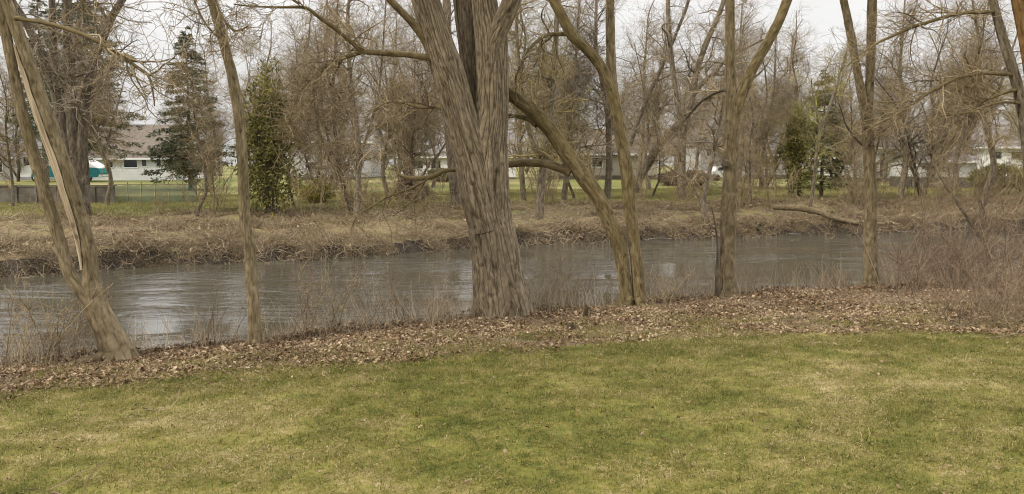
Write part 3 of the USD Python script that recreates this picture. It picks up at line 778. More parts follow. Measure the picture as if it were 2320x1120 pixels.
T.part("twigs", join([twig_mesh(rng, *pile([j6, l6]), LV_NEAR(0.3, 0.6)), twig_mesh(rng, hp, hr, LV_NEAR(1.7, 0.9))]), "twig_brown", kind="stuff", smooth=False)

add_roots(T, 0.17, 5, "bark_smooth", 517)

# 7 the grey tree leaning in at the right edge, and the orange one
D7 = 15.5
zb = at(2345, 690, D7)
zb[2] = H(zb[0], zb[1])
T = Tree("grey_leaning_tree", "grey tree leaning in from the right edge with long arching side branches", zb)
a7 = np.vstack([[*zb, 0.16], traced([(2338, 560, 32), (2334, 420, 30), (2326, 300, 29), (2309, 210, 27), (2292, 150, 25), (2276, 100, 23), (2262, 50, 21), (2249, 0, 20), (2232, -70, 18)], D7)])
a7 = grow_up(a7, 3, rng)
T.stem("trunk", root(a7), "bark_grey", 220, 48, plates=(0.05, 0.22, 0.011), rough=0.07, knots=0.2, seed=61, flare=0.2)
b7 = traced([(2252, 25, 11), (2240, 27, 9, -.1), (2180, 30, 8, -.2), (2120, 45, 8, -.4), (2060, 65, 7, -.5), (2020, 83, 6, -.6), (1988, 98, 5, -.7), (1955, 120, 3, -.8), (1920, 150, 2, -.9)], D7)
c7 = traced([(2298, 170, 11), (2275, 168, 9, -.1), (2240, 166, 8, -.2), (2190, 172, 8, -.3), (2140, 190, 7, -.4), (2090, 220, 6, -.5), (2040, 255, 5, -.6), (1985, 282, 3, -.7), (1960, 300, 2, -.7)], D7)
d7 = traced([(2312, 202, 9), (2285, 208, 7, -.1), (2220, 235, 6, -.2), (2180, 272, 5, -.3), (2155, 320, 4, -.4), (2120, 365, 3, -.5)], D7)
e7 = traced([(2318, 235, 8), (2280, 232, 6, -.2), (2235, 240, 5, -.4), (2195, 255, 4, -.5), (2140, 262, 3, -.6), (2090, 285, 2, -.7)], D7)
for q in (b7, c7, d7, e7):
    T.stem("limb", q, "bark_olive", 60, 10, rough=0.16, knots=.3, seed=62)
T.part("twigs", twig_mesh(rng, *pile([b7[1:], c7[1:], d7[1:], e7[1:]]), [dict(count=70, t0=0.05, length=(0.5, 1.4), angle=(25, 65), n=7, wiggle=0.2, up=-0.03, ratio=0.5, rmin=0.004), dict(LV_NEAR(1)[1], count=600), dict(LV_NEAR(1)[2], count=1900)]), "twig_brown", kind="stuff", smooth=False)
zb = at(2385, 690, 15.0)
zb[2] = H(zb[0], zb[1])
T = Tree("orange_barked_tree", "tree with rusty orange bark cut off by the upper right corner", zb)
a8 = grow_up(np.vstack([[*zb, 0.17], traced([(2372, 500, 36), (2356, 330, 34), (2338, 180, 33), (2322, 80, 32), (2306, 0, 31), (2290, -70, 29)], 15.0)]), 3, rng)
T.stem("trunk", root(a8), "bark_orange", 180, 48, plates=(0.05, 0.2, 0.012), rough=0.05, knots=0.1, seed=63, flare=0.2)

# 8 dark sapling among the right-hand brambles
g = ground(2242, 618)
T = Tree("dark_sapling", "thin dark leaning sapling rising out of the brambles at the right", g, "sapling")
a9 = traced([(2240, 622, 12), (2238, 590, 11), (2234, 565, 9), (2222, 540, 8), (2195, 500, 6.5), (2165, 455, 5.5), (2140, 418, 4.5), (2120, 375, 3.5), (2122, 345, 2.5), (2112, 310, 2)], g[1])
b9 = traced([(2233, 565, 6), (2234, 530, 5), (2232, 490, 4), (2222, 455, 3), (2216, 420, 2)], g[1])
T.stem("trunk", root(a9), "bark_dark", 80, 12, seed=65)
T.stem("limb", b9, "bark_dark", 40, 9, seed=66)
T.part("twigs", twig_mesh(rng, *pile([a9[3:], b9]), LV_NEAR(0.6, 0.7)), "twig_brown", kind="stuff", smooth=False)

# ------------------------------------------------------------------ far bank: traced trees
def far_levels(k=1.0, s=1.0, up=0.06, rmin=0.0050):
    return [dict(count=int(110 * k), t0=0.12, length=(1.3 * s, 3.8 * s), angle=(25, 75), n=8, wiggle=0.22, up=up, ratio=0.55, rmin=rmin * 1.7),
            dict(count=int(750 * k), t0=0.1, length=(0.6 * s, 2.1 * s), angle=(25, 80), n=6, wiggle=0.28, up=up * .6, ratio=0.6, rmin=rmin * 1.15),
            dict(count=int(3000 * k), t0=0.08, length=(0.3 * s, 1.1 * s), angle=(25, 75), n=5, wiggle=0.30, up=up * .5, ratio=0.7, rmin=rmin * 0.8)]


def resample_many(A, n):
    k = A.shape[1]
    u = np.linspace(0, k - 1, n)
    i = np.minimum(u.astype(int), k - 2)
    w = (u - i)[None, :, None]
    return A[:, i] * (1 - w) + A[:, i + 1] * w


def far_tree(name, label, base_px, stems, mat="bark_grey", twig="twig_grey", limbs=10, k=1.0, s=1.0, up=0.08, seed=0, group=None, limb_len=(2.0, 5.0), t0=0.3, limb_mat=None):
    """stems: list of (points, metres grown on above the traced part)."""
    r_ = np.random.default_rng(seed)
    g = ground(*base_px)
    T = Tree(name, label, g, group=group)
    polys = []
    for i, (pts, grow) in enumerate(stems):
        p = traced(pts, g[1])
        if grow:
            p = grow_up(p, grow, r_, 0.2, 0.25)
        T.stem("trunk" if i == 0 else "limb", root(p) if i == 0 else p, mat, 110, 26, plates=(0.09, 0.4, 0.02), rough=0.07, seed=seed + i, flare=0.22 if i == 0 else 0)
        polys.append(p)
    P, R = pile(polys, 16)
    P1, R1 = sprout(r_, P, R, limbs, t0=t0, length=limb_len, angle=(28, 72), n=10, wiggle=0.16, up=up * .6, ratio=0.5, rmin=0.016)
    for p, r in zip(P1, R1):
        mesh, rest = log_mesh(np.c_[p, r], 20, 7, rough=0.06, seed=1)
        T.part("limb", mesh, limb_mat or mat, rest)
    A = np.concatenate([P1, resample_many(P, 10)])
    B = np.concatenate([R1, resample_many(R[..., None], 10)[..., 0]])
    T.part("twigs", twig_mesh(r_, A, B, far_levels(k, s, up * .5)), twig, kind="stuff", smooth=False)
    return T


far_tree("many_stemmed_tree", "dark tree with several stems on the far bank behind the leaning twin tree", (180, 492),
         [([(190, 494, 30), (186, 450, 30), (178, 400, 30), (172, 350, 26), (164, 290, 24), (160, 200, 23), (156, 100, 20), (152, 0, 18), (150, -60, 17)], 7),
          ([(150, 492, 24, .3), (158, 430, 24, .2), (160, 390, 24, .1), (152, 330, 22), (140, 275, 21), (122, 200, 20), (98, 130, 18), (64, 62, 16), (34, 12, 14), (0, -50, 12)], 5),
          ([(160, 350, 18), (140, 280, 18), (131, 225, 17), (124, 165, 16), (120, 100, 15), (118, 0, 13), (116, -60, 12)], 6),
          ([(182, 400, 22), (186, 330, 21), (190, 260, 20), (198, 200, 19), (212, 148, 18), (226, 98, 17), (250, 45, 16), (276, 0, 14), (300, -50, 12)], 5)],
         "bark_dark", "twig_grey", 10, 0.9, 1.0, seed=101)
far_tree("wide_forking_tree", "grey tree on the far bank that spreads in a wide fork behind the knotted tree", (1545, 457),
         [([(1545, 459, 22), (1544, 420, 19), (1544, 380, 18), (1546, 330, 17), (1552, 280, 16), (1566, 220, 15), (1582, 150, 13), (1604, 90, 11), (1630, 30, 10), (1650, -30, 9)], 5),
          ([(1548, 300, 12), (1536, 240, 12), (1526, 170, 11), (1518, 100, 10), (1514, 30, 9), (1512, -40, 8)], 5),
          ([(1560, 240, 11), (1590, 190, 10), (1620, 165, 8), (1640, 140, 7), (1690, 110, 5), (1730, 90, 4)], 0)],
         "bark_grey", "twig_grey", 12, 1.0, 1.0, seed=111)
far_tree("dark_slanting_tree", "dark trunk slanting up to the right from behind the twin tree", (1437, 440),
         [([(1436, 442, 22), (1448, 405, 20), (1472, 365, 19), (1500, 322, 18), (1530, 288, 15), (1555, 262, 12), (1590, 235, 9), (1640, 205, 7), (1700, 180, 5)], 2),
          ([(1428, 330, 8, .2), (1446, 275, 9, .2), (1470, 215, 9, .2), (1500, 150, 8, .2), (1530, 80, 7, .2), (1560, 0, 6, .2)], 4)],
         "bark_dark", "twig_grey", 8, 0.7, 0.9, seed=121)
far_tree("willow_tree", "willow with hanging yellowish twigs on the far bank just right of the big maple", (1222, 497),
         [([(1222, 499, 19), (1224, 450, 18), (1228, 400, 17), (1236, 340, 16), (1246, 270, 15), (1254, 200, 14), (1258, 120, 12), (1262, 40, 11), (1265, -40, 10)], 5),
          ([(1232, 370, 11), (1206, 320, 10), (1190, 260, 9), (1180, 190, 8), (1172, 100, 7), (1168, 0, 6)], 3)],
         "bark_grey", "twig_willow", 16, 1.3, 1.0, up=-0.06, seed=131)
far_tree("mossy_tree", "small tree with lime-green mossy branches left of the V-forked tree", (1836, 482),
         [([(1834, 484, 8), (1840, 440, 8), (1846, 390, 7.5), (1850, 340, 7), (1862, 290, 6.5), (1880, 240, 6), (1896, 195, 5), (1905, 160, 4), (1920, 110, 3)], 1),
          ([(1850, 340, 5), (1858, 300, 5), (1850, 260, 4), (1842, 220, 3), (1838, 180, 2.5)], 0)],
         "bark_grey", "twig_lime", 14, 0.35, 0.7, up=0.03, seed=141, limb_len=(1.0, 2.4), limb_mat="twig_lime")
far_tree("grey_trunk_tree", "grey trunk on the far bank showing just left of the big maple", (1030, 468),
         [([(1034, 470, 26), (1030, 420, 24), (1024, 360, 22), (1018, 290, 21), (1016, 200, 20), (1014, 100, 18), (1012, 0, 16)], 6)],
         "bark_grey", "twig_grey", 12, 0.8, seed=151)
far_tree("banded_trunk_tree", "slim grey tree with a banded trunk on the far bank left of the middle", (810, 495),
         [([(808, 497, 15), (810, 450, 14), (812, 400, 13), (812, 340, 12), (806, 270, 10), (796, 200, 9), (790, 120, 8), (788, 30, 7)], 4),
          ([(812, 390, 8), (824, 330, 7), (840, 280, 6), (858, 210, 5), (866, 130, 4), (872, 40, 3)], 2)],
         "bark_grey", "twig_brown", 12, 1.0, seed=161)
far_tree("left_leaning_tree", "thin brown tree leaning left on the far bank beside the slim banded trunk", (796, 478),
         [([(796, 480, 9), (784, 440, 9), (770, 390, 9), (764, 340, 8), (758, 280, 7), (756, 200, 6), (760, 110, 5), (764, 20, 4)], 2),
          ([(768, 370, 5), (745, 320, 5), (732, 260, 4), (726, 190, 3), (720, 110, 3)], 1)],
         "bark_dark", "twig_brown", 12, 0.9, seed=171)
far_tree("thin_double_tree", "thin grey tree with two stems standing by the water right of the twin tree", (1596, 500),
         [([(1596, 503, 11), (1594, 460, 10), (1600, 420, 10), (1612, 370, 9), (1624, 310, 8), (1636, 240, 7), (1645, 160, 6), (1650, 70, 5)], 2),
          ([(1594, 480, 5), (1578, 440, 4.5), (1560, 410, 4), (1530, 390, 3), (1500, 370, 2.5)], 0)],
         "bark_grey", "twig_brown", 10, 0.7, 0.9, seed=181)

# ------------------------------------------------------------------ far bank: bare trees of five habits, copied
def bare_tree(name, height, habit, seed, mat, twig, k=1.0, r0=0.16, label="bare tree"):
    r_ = np.random.default_rng(seed)
    t = thing(name, label, "tree")
    polys = []
    lean = r_.normal(size=2) * 0.06
    zs = np.linspace(0, 1, 8)
    wob = np.cumsum(r_.normal(size=(8, 2)) * 0.018, 0)
    main = np.stack([(lean[0] * zs + wob[:, 0] * (zs > 0)) * height, (lean[1] * zs + wob[:, 1] * (zs > 0)) * height, zs * height, r0 * (1 - zs * 0.88)], 1)
    main[0, :2] = 0
    main = np.vstack([[main[0, 0], main[0, 1], -0.4, r0 * 1.15], main])
    polys.append(main)
    if habit in ("fork", "multi"):
        for q in range(1 if habit == "fork" else 3):
            start = (0.18 + 0.1 * r_.random()) if habit == "fork" else 0.03
            i0 = resample(main, 60)[int((start + 0.03) * 59)]
            az = r_.uniform(0, 2 * np.pi) if habit == "fork" else q * 2.1 + r_.uniform(-.4, .4)
            L = height * (1 - start) * r_.uniform(0.7, 0.95)
            out, d = [np.append(i0[:3], i0[3] * 0.75)], np.array([math.cos(az) * 0.5, math.sin(az) * 0.5, 1.0])
            for s in range(6):
                d = d / np.linalg.norm(d)
                out.append(np.append(out[-1][:3] + d * L / 6, i0[3] * 0.75 * (1 - 0.13 * (s + 1))))
                d = d + np.array([0, 0, 0.06]) + r_.normal(size=3) * 0.10
            polys.append(np.array(out))
    for i, p in enumerate(polys):
        mesh, rest = log_mesh(p, 60, 12, rough=0.06, furrow=0.008, seed=seed + i, flare=0.2 if i == 0 else 0)
        obj("trunk", mesh, mat, t, smooth=True, rest=rest)
    P, R = pile(polys, 16)
    n_l = {"tall": 20, "fork": 20, "multi": 18, "thin": 14}[habit]
    P1, R1 = sprout(r_, P, R, n_l, t0=0.15 if habit == "thin" else 0.22, t1=0.95, length=(height * .16, height * .40), angle=(28, 75), n=10, wiggle=0.17, up=0.06, ratio=0.5, rmin=0.016)
    for p, r in zip(P1, R1):
        mesh, rest = log_mesh(np.c_[p, r], 16, 6, rough=0.05, seed=1)
        obj("limb", mesh, mat, t, smooth=True, rest=rest)
    A = np.concatenate([P1, resample_many(P, 10)])
    B = np.concatenate([R1, resample_many(R[..., None], 10)[..., 0]])
    obj("twigs", twig_mesh(r_, A, B, far_levels(k, height / 14, 0.05)), twig, t, kind="stuff")
    return Spawner(t)


tall = bare_tree("tall_bare_tree", 17.0, "tall", 201, "bark_grey", "twig_grey", 1.5, 0.24)
forked = bare_tree("forked_bare_tree", 15.0, "fork", 202, "bark_grey", "twig_brown", 1.5, 0.20)
multi = bare_tree("clumped_bare_tree", 13.0, "multi", 203, "bark_dark", "twig_grey", 1.5, 0.14)
thin = bare_tree("thin_bare_tree", 10.0, "thin", 204, "bark_dark", "twig_brown", 1.0, 0.085)
pale = bare_tree("pale_bare_tree", 12.0, "fork", 205, "bark_smooth", "twig_willow", 1.2, 0.12)

SINGLE = [  # px, py of the foot, kind, turn, scale, label
    (243, 466, forked, 200, 0.62, "brown forked tree between the teal camper and the small white house"),
    (447, 490, thin, 20, 0.85, "thin crooked bare tree with its foot right of the green fence"),
    (494, 468, thin, 140, 0.6, "small low-forking bare tree just left of the slender near-bank trunk"),
    (665, 470, thin, 250, 0.9, "thin bare tree at the right side of the column-shaped evergreen"),
    (880, 455, forked, 60, 0.75, "forked bare tree behind the round brown bush left of the big maple"),
    (1186, 458, forked, 100, 0.9, "brown forked tree on the far lawn close to the right side of the big maple"),
    (1278, 455, tall, 30, 0.8, "bare tree on the far lawn seen under the arching stem of the twin tree"),
    (1300, 452, thin, 200, 1.1, "thin bare tree on the far lawn left of the thick grey trunk"),
    (1376, 452, tall, 120, 1.0, "thick grey bare trunk standing between the two stems of the twin tree"),
    (1480, 447, thin, 310, 0.9, "thin bare tree under the slanting dark trunk"),
    (1755, 452, pale, 45, 0.8, "slim straight tree just left of the green evergreen bush"),
    (1702, 470, thin, 80, 0.85, "thin bare tree on the far bank right of the knotted tree"),
    (1922, 455, thin, 15, 0.9, "thin bare tree just left of the V-forked tree"),
    (2040, 452, tall, 75, 0.85, "stout bare tree right of the V-forked tree in front of the white porch"),
    (2098, 445, pale, 220, 0.6, "pale thin tree in front of the white garage"),
    (2228, 462, forked, 160, 1.05, "stout grey forked tree in front of the right end of the white garage"),
    (2298, 490, pale, 275, 0.75, "pale-barked tree close to the right edge of the far bank"),
    (555, 462, thin, 330, 0.8, "thin bare tree hidden behind the slender near-bank trunk"),
    (30, 470, thin, 110, 0.9, "thin bare tree in front of the grey wall at the far left"),
    (1470, 432, forked, 15, 0.95, "brown forked tree on the far lawn behind the slanting dark trunk"),
    (1725, 428, tall, 300, 0.8, "tall bare tree on the far lawn between the knotted tree and the evergreen bush"),
    (1800, 422, forked, 240, 1.0, "forked bare tree rising behind the evergreen bush"),
    (1890, 424, multi, 170, 1.05, "clumped bare tree rising behind the olive cedar"),
    (2150, 428, multi, 20, 1.0, "clumped bare tree in front of the white garage wall"),
    (735, 462, multi, 40, 0.7, "clump of bare stems behind the yellow-green bush"),
    (950, 452, thin, 190, 1.1, "thin bare tree right behind the round brown bush"),
]
for px, py, kind, turn, sc, label in SINGLE:
    g = ground(px, py)
    kind((g[0], g[1], H(g[0], g[1])), turn, sc, label, "bare trees along the far bank")
rb = np.random.default_rng(55)
kinds = [tall, forked, multi, pale, tall, forked]
row = [(56, 6), (66, 10), (80, 16), (100, 21), (125, 24), (160, 26), (200, 28)]
for depth, n in row:
    for i in range(n):
        px = -150 + (i + rb.uniform(0.1, 0.9)) / n * 2620
        if depth < 80 and 190 < px < 480:
            continue
        if depth < 150 and 230 < px < 430 and rb.random() < 0.8:
            continue
        if depth < 90 and px < 150 and rb.random() < 0.5:
            continue
        p = at(px, 400, depth * rb.uniform(0.92, 1.08))
        kd = kinds[rb.integers(len(kinds))]
        far_sc = 0.8 if depth > 150 else 1.0
        kd((p[0], p[1], H(p[0], p[1]) - 0.1), rb.uniform(0, 360), rb.uniform(0.75, 1.15) * far_sc,
           {id(tall): "tall single-stemmed", id(forked): "brown forked", id(multi): "dark many-stemmed", id(pale): "pale forked"}[id(kd)] + (" bare tree in the wood behind the far houses" if depth > 90 else " bare tree on the far lawn in front of the houses"),
           "bare trees behind the far houses" if depth > 90 else "bare trees in front of the far houses")


# ------------------------------------------------------------------ evergreens
def blades(rng, C, D, L, W, fan=3, spread=0.5):
    """At each point C a fan of thin triangles of length L along D."""
    n = len(C)
    out = []
    for k in range(fan):
        d = D + rng.normal(size=(n, 3)) * spread
        d /= np.linalg.norm(d, axis=1, keepdims=True) + 1e-9
        s = np.cross(d, rng.normal(size=(n, 3)))
        s /= np.linalg.norm(s, axis=1, keepdims=True) + 1e-9
        l = (L * rng.uniform(0.6, 1.2, n))[:, None]
        w = W * rng.uniform(0.7, 1.3, n)[:, None]
        out.append(np.stack([C - s * w * .6, C + s * w * .6, C + d * l * .6 + s * w, C + d * l, C + d * l * .6 - s * w], 1))
    v = np.concatenate(out)
    m = len(v)
    f = (np.arange(m)[:, None, None] * 5 + np.array([[0, 1, 2], [0, 2, 4], [4, 2, 3]])[None]).reshape(-1, 3)
    return v.reshape(-1, 3), f


def conifer(name, label, base, height, width, mat, seed, lay=26, per=7, droop=0.25, first=0.12, shape=0.9, spray=34, gap=0.1, trunk="bark_dark", blade=0.2):
    r_ = np.random.default_rng(seed)
    t = thing(name, label, "evergreen", base)
    main = np.array([[0, 0, -0.3, height * .016], [0, 0, height * .3, height * .012], [0.03, 0, height * .7, height * .006], [0, 0, height, 0.012]])
    mesh, rest = log_mesh(main, 40, 10, seed=seed)
    obj("trunk", mesh, trunk, t, smooth=True, rest=rest)
    P = []
    for i in range(lay):
        u = first + (1 - first) * i / lay
        z = height * u
        for q in range(per):
            if r_.random() < gap:
                continue
            az = r_.uniform(0, 2 * np.pi)
            L = width / 2 * ((1 - u) / (1 - first)) ** shape * r_.uniform(0.65, 1.15) + 0.12
            w = np.linspace(0, 1, 6)
            rise = 0.25 * (u - 0.4)
            zz = z + L * (rise * w - droop * w ** 1.5 + droop * .55 * w ** 4) + r_.normal() * height * 0.022
            P.append(np.stack([np.cos(az) * L * w, np.sin(az) * L * w, zz], 1))
    P = np.stack(P)
    R = np.broadcast_to(np.linspace(height * .003, 0.005, 6), P.shape[:2])
    obj("branches", tubes(P, R, 3), trunk, t, kind="stuff")
    L = np.linalg.norm(P[:, -1] - P[:, 0], axis=1)
    who = r_.choice(len(P), len(P) * spray, p=L / L.sum())
    u = r_.uniform(0.12, 1.0, len(who)) ** 0.8 * 5
    i = np.minimum(u.astype(int), 4)
    w = (u - i)[:, None]
    C = P[who, i] * (1 - w) + P[who, i + 1] * w
    D = P[who, -1] - P[who, 0]
    D /= np.linalg.norm(D, axis=1, keepdims=True)
    side = np.cross(D, [0, 0, 1.0]) * r_.choice([-1, 1], len(who))[:, None]
    d = D * 0.7 + side * r_.uniform(0, 0.9, len(who))[:, None] + [0, 0, -0.12]
    off = side * (r_.uniform(0, 0.26, len(who)) * L[who] * (1 - u / 7))[:, None] - np.array([0, 0, 1.0]) * r_.uniform(0, 0.30, len(who))[:, None] * (L[who] / (width * .5))[:, None]
    obj("foliage", blades(r_, C + off, d, np.full(len(C), blade), blade * 0.085, 4, 0.35), mat, t, kind="stuff")
    return t


def on(px, depth):
    p = at(px, 400, depth)
    return np.array([p[0], p[1], H(p[0], p[1])])


conifer("spruce_tree", "tall pointed spruce standing against the sky right of the white house", on(432, 62), 11.6, 6.2, "needles_spruce", 301, 32, 9, 0.22, 0.17, 0.85, 32, 0.28, blade=0.26)
conifer("spruce_tree", "broad ragged spruce behind the dark many-stemmed tree at the left", on(195, 60), 15.5, 8.0, "needles_spruce", 302, 38, 8, 0.28, 0.21, 0.6, 36, 0.35, blade=0.27)
conifer("spruce_tree", "dark spruce at the left behind the top of the leaning twin tree", on(105, 75), 16.5, 5.5, "needles_spruce", 303, 36, 7, 0.25, 0.28, 0.7, 36, 0.35, blade=0.26)
conifer("pine_tree", "olive-green pine behind the bare trees left of the big maple", on(905, 70), 8.6, 6.5, "needles_olive", 304, 22, 7, 0.0, 0.25, 0.4, 36, 0.4, blade=0.26)
conifer("cedar_tree", "pointed olive cedar behind the mossy tree on the right", on(1862, 56), 8.2, 3.6, "needles_olive", 305, 30, 7, -0.1, 0.1, 0.6, 30, 0.35, blade=0.2)


def bushy(name, label, base, size, mat, seed, n=9000, stems=9, category="evergreen", blade=0.13, stem_mat="bark_dark", hollow=0.35, lean=0.0, lobes=1.0, point=0.0):
    """A dense shrub: stems plus leaf sprays in an uneven shell."""
    r_ = np.random.default_rng(seed)
    t = thing(name, label, category, base)
    w, h = size
    for i in range(stems):
        az = r_.uniform(0, 2 * np.pi)
        top = np.array([np.cos(az), np.sin(az), 0]) * w * .3 * r_.uniform(.2, 1) + [0, 0, h * r_.uniform(.6, .95)]
        foot = np.array([np.cos(az), np.sin(az), 0]) * w * .08
        mesh, rest = log_mesh(np.array([[*foot, 0.035], [*(foot * .6 + top * .4 + r_.normal(size=3) * .06), 0.025], [*top, 0.008]]) + [[0, 0, -.15, 0], [0, 0, 0, 0], [0, 0, 0, 0]], 16, 6, seed=seed + i)
        obj("stem", mesh, stem_mat, t, smooth=True, rest=rest)
    d = r_.normal(size=(n * 2, 3))
    d /= np.linalg.norm(d, axis=1, keepdims=True)
    u = r_.uniform(hollow, 1, n * 2) ** 0.6
    prof = lambda z: np.clip(1 - np.abs(z) ** 2.6 * 0.75, 0.05, 1)
    q = d * u[:, None] * (0.72 + lobes * 0.62 * (meshkit.fbm(d * 2.1 + seed, 3, seed) - 0.25))[:, None]
    keep = meshkit.fbm(q * 3.2 + 9, 3, seed + 4) > 0.47
    q, d = q[keep][:n], d[keep][:n]
    C = q * [w / 2, w / 2, h / 2] + [0, 0, h * .52]
    C[:, :2] *= (1 - point * np.clip((C[:, 2:] - h * .35) / (h * .65), 0, 1))
    C = C + r_.normal(size=C.shape) * 0.05
    obj("foliage", blades(r_, C, d * 0.6 + [0, 0, 0.25], np.full(len(C), blade), blade * .14, 3, 0.5), mat, t, kind="stuff")
    return t


g = ground(615, 484)
bushy("yew_tree", "tall ragged dark green column-shaped evergreen on the far bank right of the slender trunk", (g[0], g[1], H(g[0], g[1])), (2.7, 6.3), "needles_ivy", 311, 4000, 20, blade=0.2, hollow=0.0, lobes=2.4, point=0.5)
g = ground(1800, 452)
bushy("evergreen_bush", "dark green evergreen bush on the far bank between the knotted and V-forked trees", (g[0], g[1], H(g[0], g[1])), (2.9, 5.6), "needles_ivy", 312, 3800, 18, blade=0.17, hollow=0.0, lobes=2.2, point=0.6)
g = ground(715, 462)
bushy("yellow_bush", "low yellow-green bush on the far bank right of the column-shaped evergreen", (g[0], g[1], H(g[0], g[1])), (2.6, 1.3), "leaf_yellow", 313, 5200, 12, "bush", 0.09, "twig_brown", 0.1)
g = ground(935, 464)
bushy("brown_bush", "rounded leafless brown bush on the far bank left of the big maple", (g[0], g[1], H(g[0], g[1])), (2.0, 1.6), "stalk_red", 314, 4200, 12, "bush", 0.16, "twig_brown", 0.1)
for px, dp, s, lab in ((2270, 60, (5.0, 2.2), "yellow-green bush at the right end of the white garage"), (428, 84, (3.0, 3.2), "olive bush at the right end of the small white house"), (1000, 80, (3.5, 1.2), "low dark bush below the windows of the white house left of the big maple")):
    bushy("house_bush", lab, on(px, dp), s, "needles_ivy" if px > 2000 else "needles_olive", 320 + int(px), 2600, 6, "bush", 0.2)


# ------------------------------------------------------------------ houses
def boxm(lo, hi):
    lo, hi = np.array(lo, float), np.array(hi, float)
    m = trimesh.creation.box(hi - lo)
    m.apply_translation((lo + hi) / 2)
    return np.array(m.vertices), np.array(m.faces)


def prism(poly_yz, x0, x1):
    """A profile in the y-z plane carried along x."""
    from shapely.geometry import Polygon
    m = trimesh.creation.extrude_polygon(Polygon(poly_yz), x1 - x0, engine="earcut")
    v = np.array(m.vertices)
    v = np.stack([v[:, 2] + x0, v[:, 0], v[:, 1]], 1)
    f = np.array(m.faces)
    if trimesh.Trimesh(v, f, process=False).volume < 0:
        f = f[:, ::-1]
    return v, f


def house(name, label, px0, px1, depth, base_py, eave_py, ridge_py, wall, roof, windows=(), doors=(), deep=8.0, gable_front=False, chimney=None, foundation="concrete", group=None):
    """A house whose river-side wall fills the given pixel box at that depth."""
    a, b = at(px0, eave_py, depth), at(px1, eave_py, depth)
    w, ze = b[0] - a[0], a[2]
    gz = min(H(a[0], depth), H(b[0], depth), at(px0, base_py, depth)[2]) - 0.2
    zb = at(px0, base_py, depth)[2]
    zr = at(px0, ridge_py, depth)[2]
    t = thing(name, label, "house", ((a[0] + b[0]) / 2, depth, gz), group=group)
    ze, zb, zr = ze - gz, zb - gz, zr - gz
    hw = w / 2
    loc = lambda px, py: (at(px, py, depth)[0] - (a[0] + b[0]) / 2, at(px, py, depth)[2] - gz)
    if gable_front:
        m = prism([(-hw, zb), (hw, zb), (hw, ze), (0, zr - 0.1), (-hw, ze)], 0, deep)
        v = m[0][:, [1, 0, 2]]
        obj("wall", (v, m[1][:, ::-1]), wall, t)
        for s in (-1, 1):
            q = [(0, zr), (s * (hw + .4), ze - (zr - ze) * .4 / hw), (s * (hw + .4), ze - (zr - ze) * .4 / hw + .18), (0, zr + .18)]
            m = prism(q, -0.35, deep + .35)
            obj("roof", (m[0][:, [1, 0, 2]], m[1][:, ::-1]), roof, t)
    else:
        obj("wall", boxm((-hw, 0, zb), (hw, deep, ze)), wall, t)
        m = prism([(0.0, ze - .02), (deep, ze - .02), (deep / 2, zr - .12)], -hw, hw)
        obj("gable", m, wall, t)
        k = (zr - ze) / (deep / 2)
        for s in (0, 1):
            e = -0.45 if s == 0 else deep + 0.45
            ez = ze - k * .45
            m = prism([(e, ez), (deep / 2, zr), (deep / 2, zr + .16), (e, ez + .16)], -hw - .35, hw + .35)
            obj("roof", m, roof, t)
        obj("eave_board", boxm((-hw - .36, -0.50, ze - k * .45 - .02), (hw + .36, -0.455, ze - k * .45 + .17)), "trim_white", t)
    if foundation:
        obj("foundation", boxm((-hw + .05, 0.06, -0.3), (hw - .05, deep - .06, zb)), foundation, t)
    for x0, x1, y0, y1 in windows:
        (wx0, wz1), (wx1, wz0) = loc(x0, y0), loc(x1, y1)
        fr = boxm((wx0, -0.05, wz0), (wx1, -0.004, wz0 + .09)), boxm((wx0, -0.05, wz1 - .09), (wx1, -0.004, wz1)), boxm((wx0, -0.05, wz0 + .09), (wx0 + .08, -0.004, wz1 - .09)), boxm((wx1 - .08, -0.05, wz0 + .09), (wx1, -0.004, wz1 - .09))
        wn = obj("window", join(fr), "trim_white", t)
        obj("pane", boxm((wx0 + .08, -0.025, wz0 + .09), (wx1 - .08, -0.006, wz1 - .09)), "window_glass", wn)
    for x0, x1, y0, y1, mat in doors:
        (wx0, wz1), (wx1, wz0) = loc(x0, y0), loc(x1, y1)
        dr = obj("door", boxm((wx0, -0.06, wz0), (wx1, -0.005, wz1)), mat, t)
        obj("handle", boxm((wx1 - .16, -0.10, wz0 + 1.0), (wx1 - .08, -0.062, wz0 + 1.05)), "metal_dark", dr)
    if chimney:
        cxp, top = chimney
        x, z = loc(cxp, top)
        obj("chimney", boxm((x - .4, deep / 2 - .35, zr - .8), (x + .4, deep / 2 + .35, z)), "brick_red", t)
    return t


house("small_white_house", "small white house with a brown roof behind the green fence", 205, 397, 84, 409, 354, 282, "siding_white", "roof_brown", [(279, 313, 361, 381), (320, 334, 359, 379), (353, 367, 359, 379), (235, 258, 361, 381)], foundation="brick_red")
house("grey_roof_house", "house with a broad grey roof at the far left edge", -130, 34, 82, 412, 352, 278, "siding_grey", "roof_grey", [(-20, 8, 365, 392)])
house("pale_grey_house", "large pale grey house behind the bare trees right of the column-shaped evergreen", 652, 838, 92, 402, 318, 262, "siding_grey", "roof_grey", [(680, 705, 330, 352), (735, 760, 330, 352), (790, 812, 330, 352), (690, 715, 366, 388), (765, 795, 366, 388)], [(728, 742, 362, 400, "trim_white")], gable_front=False)
house("long_white_house", "long low white house with a grey roof partly hidden by the big maple", 905, 1168, 88, 402, 352, 300, "siding_white", "roof_grey", [(930, 960, 362, 384), (975, 1000, 362, 384), (1120, 1150, 362, 384)], chimney=(1010, 290))
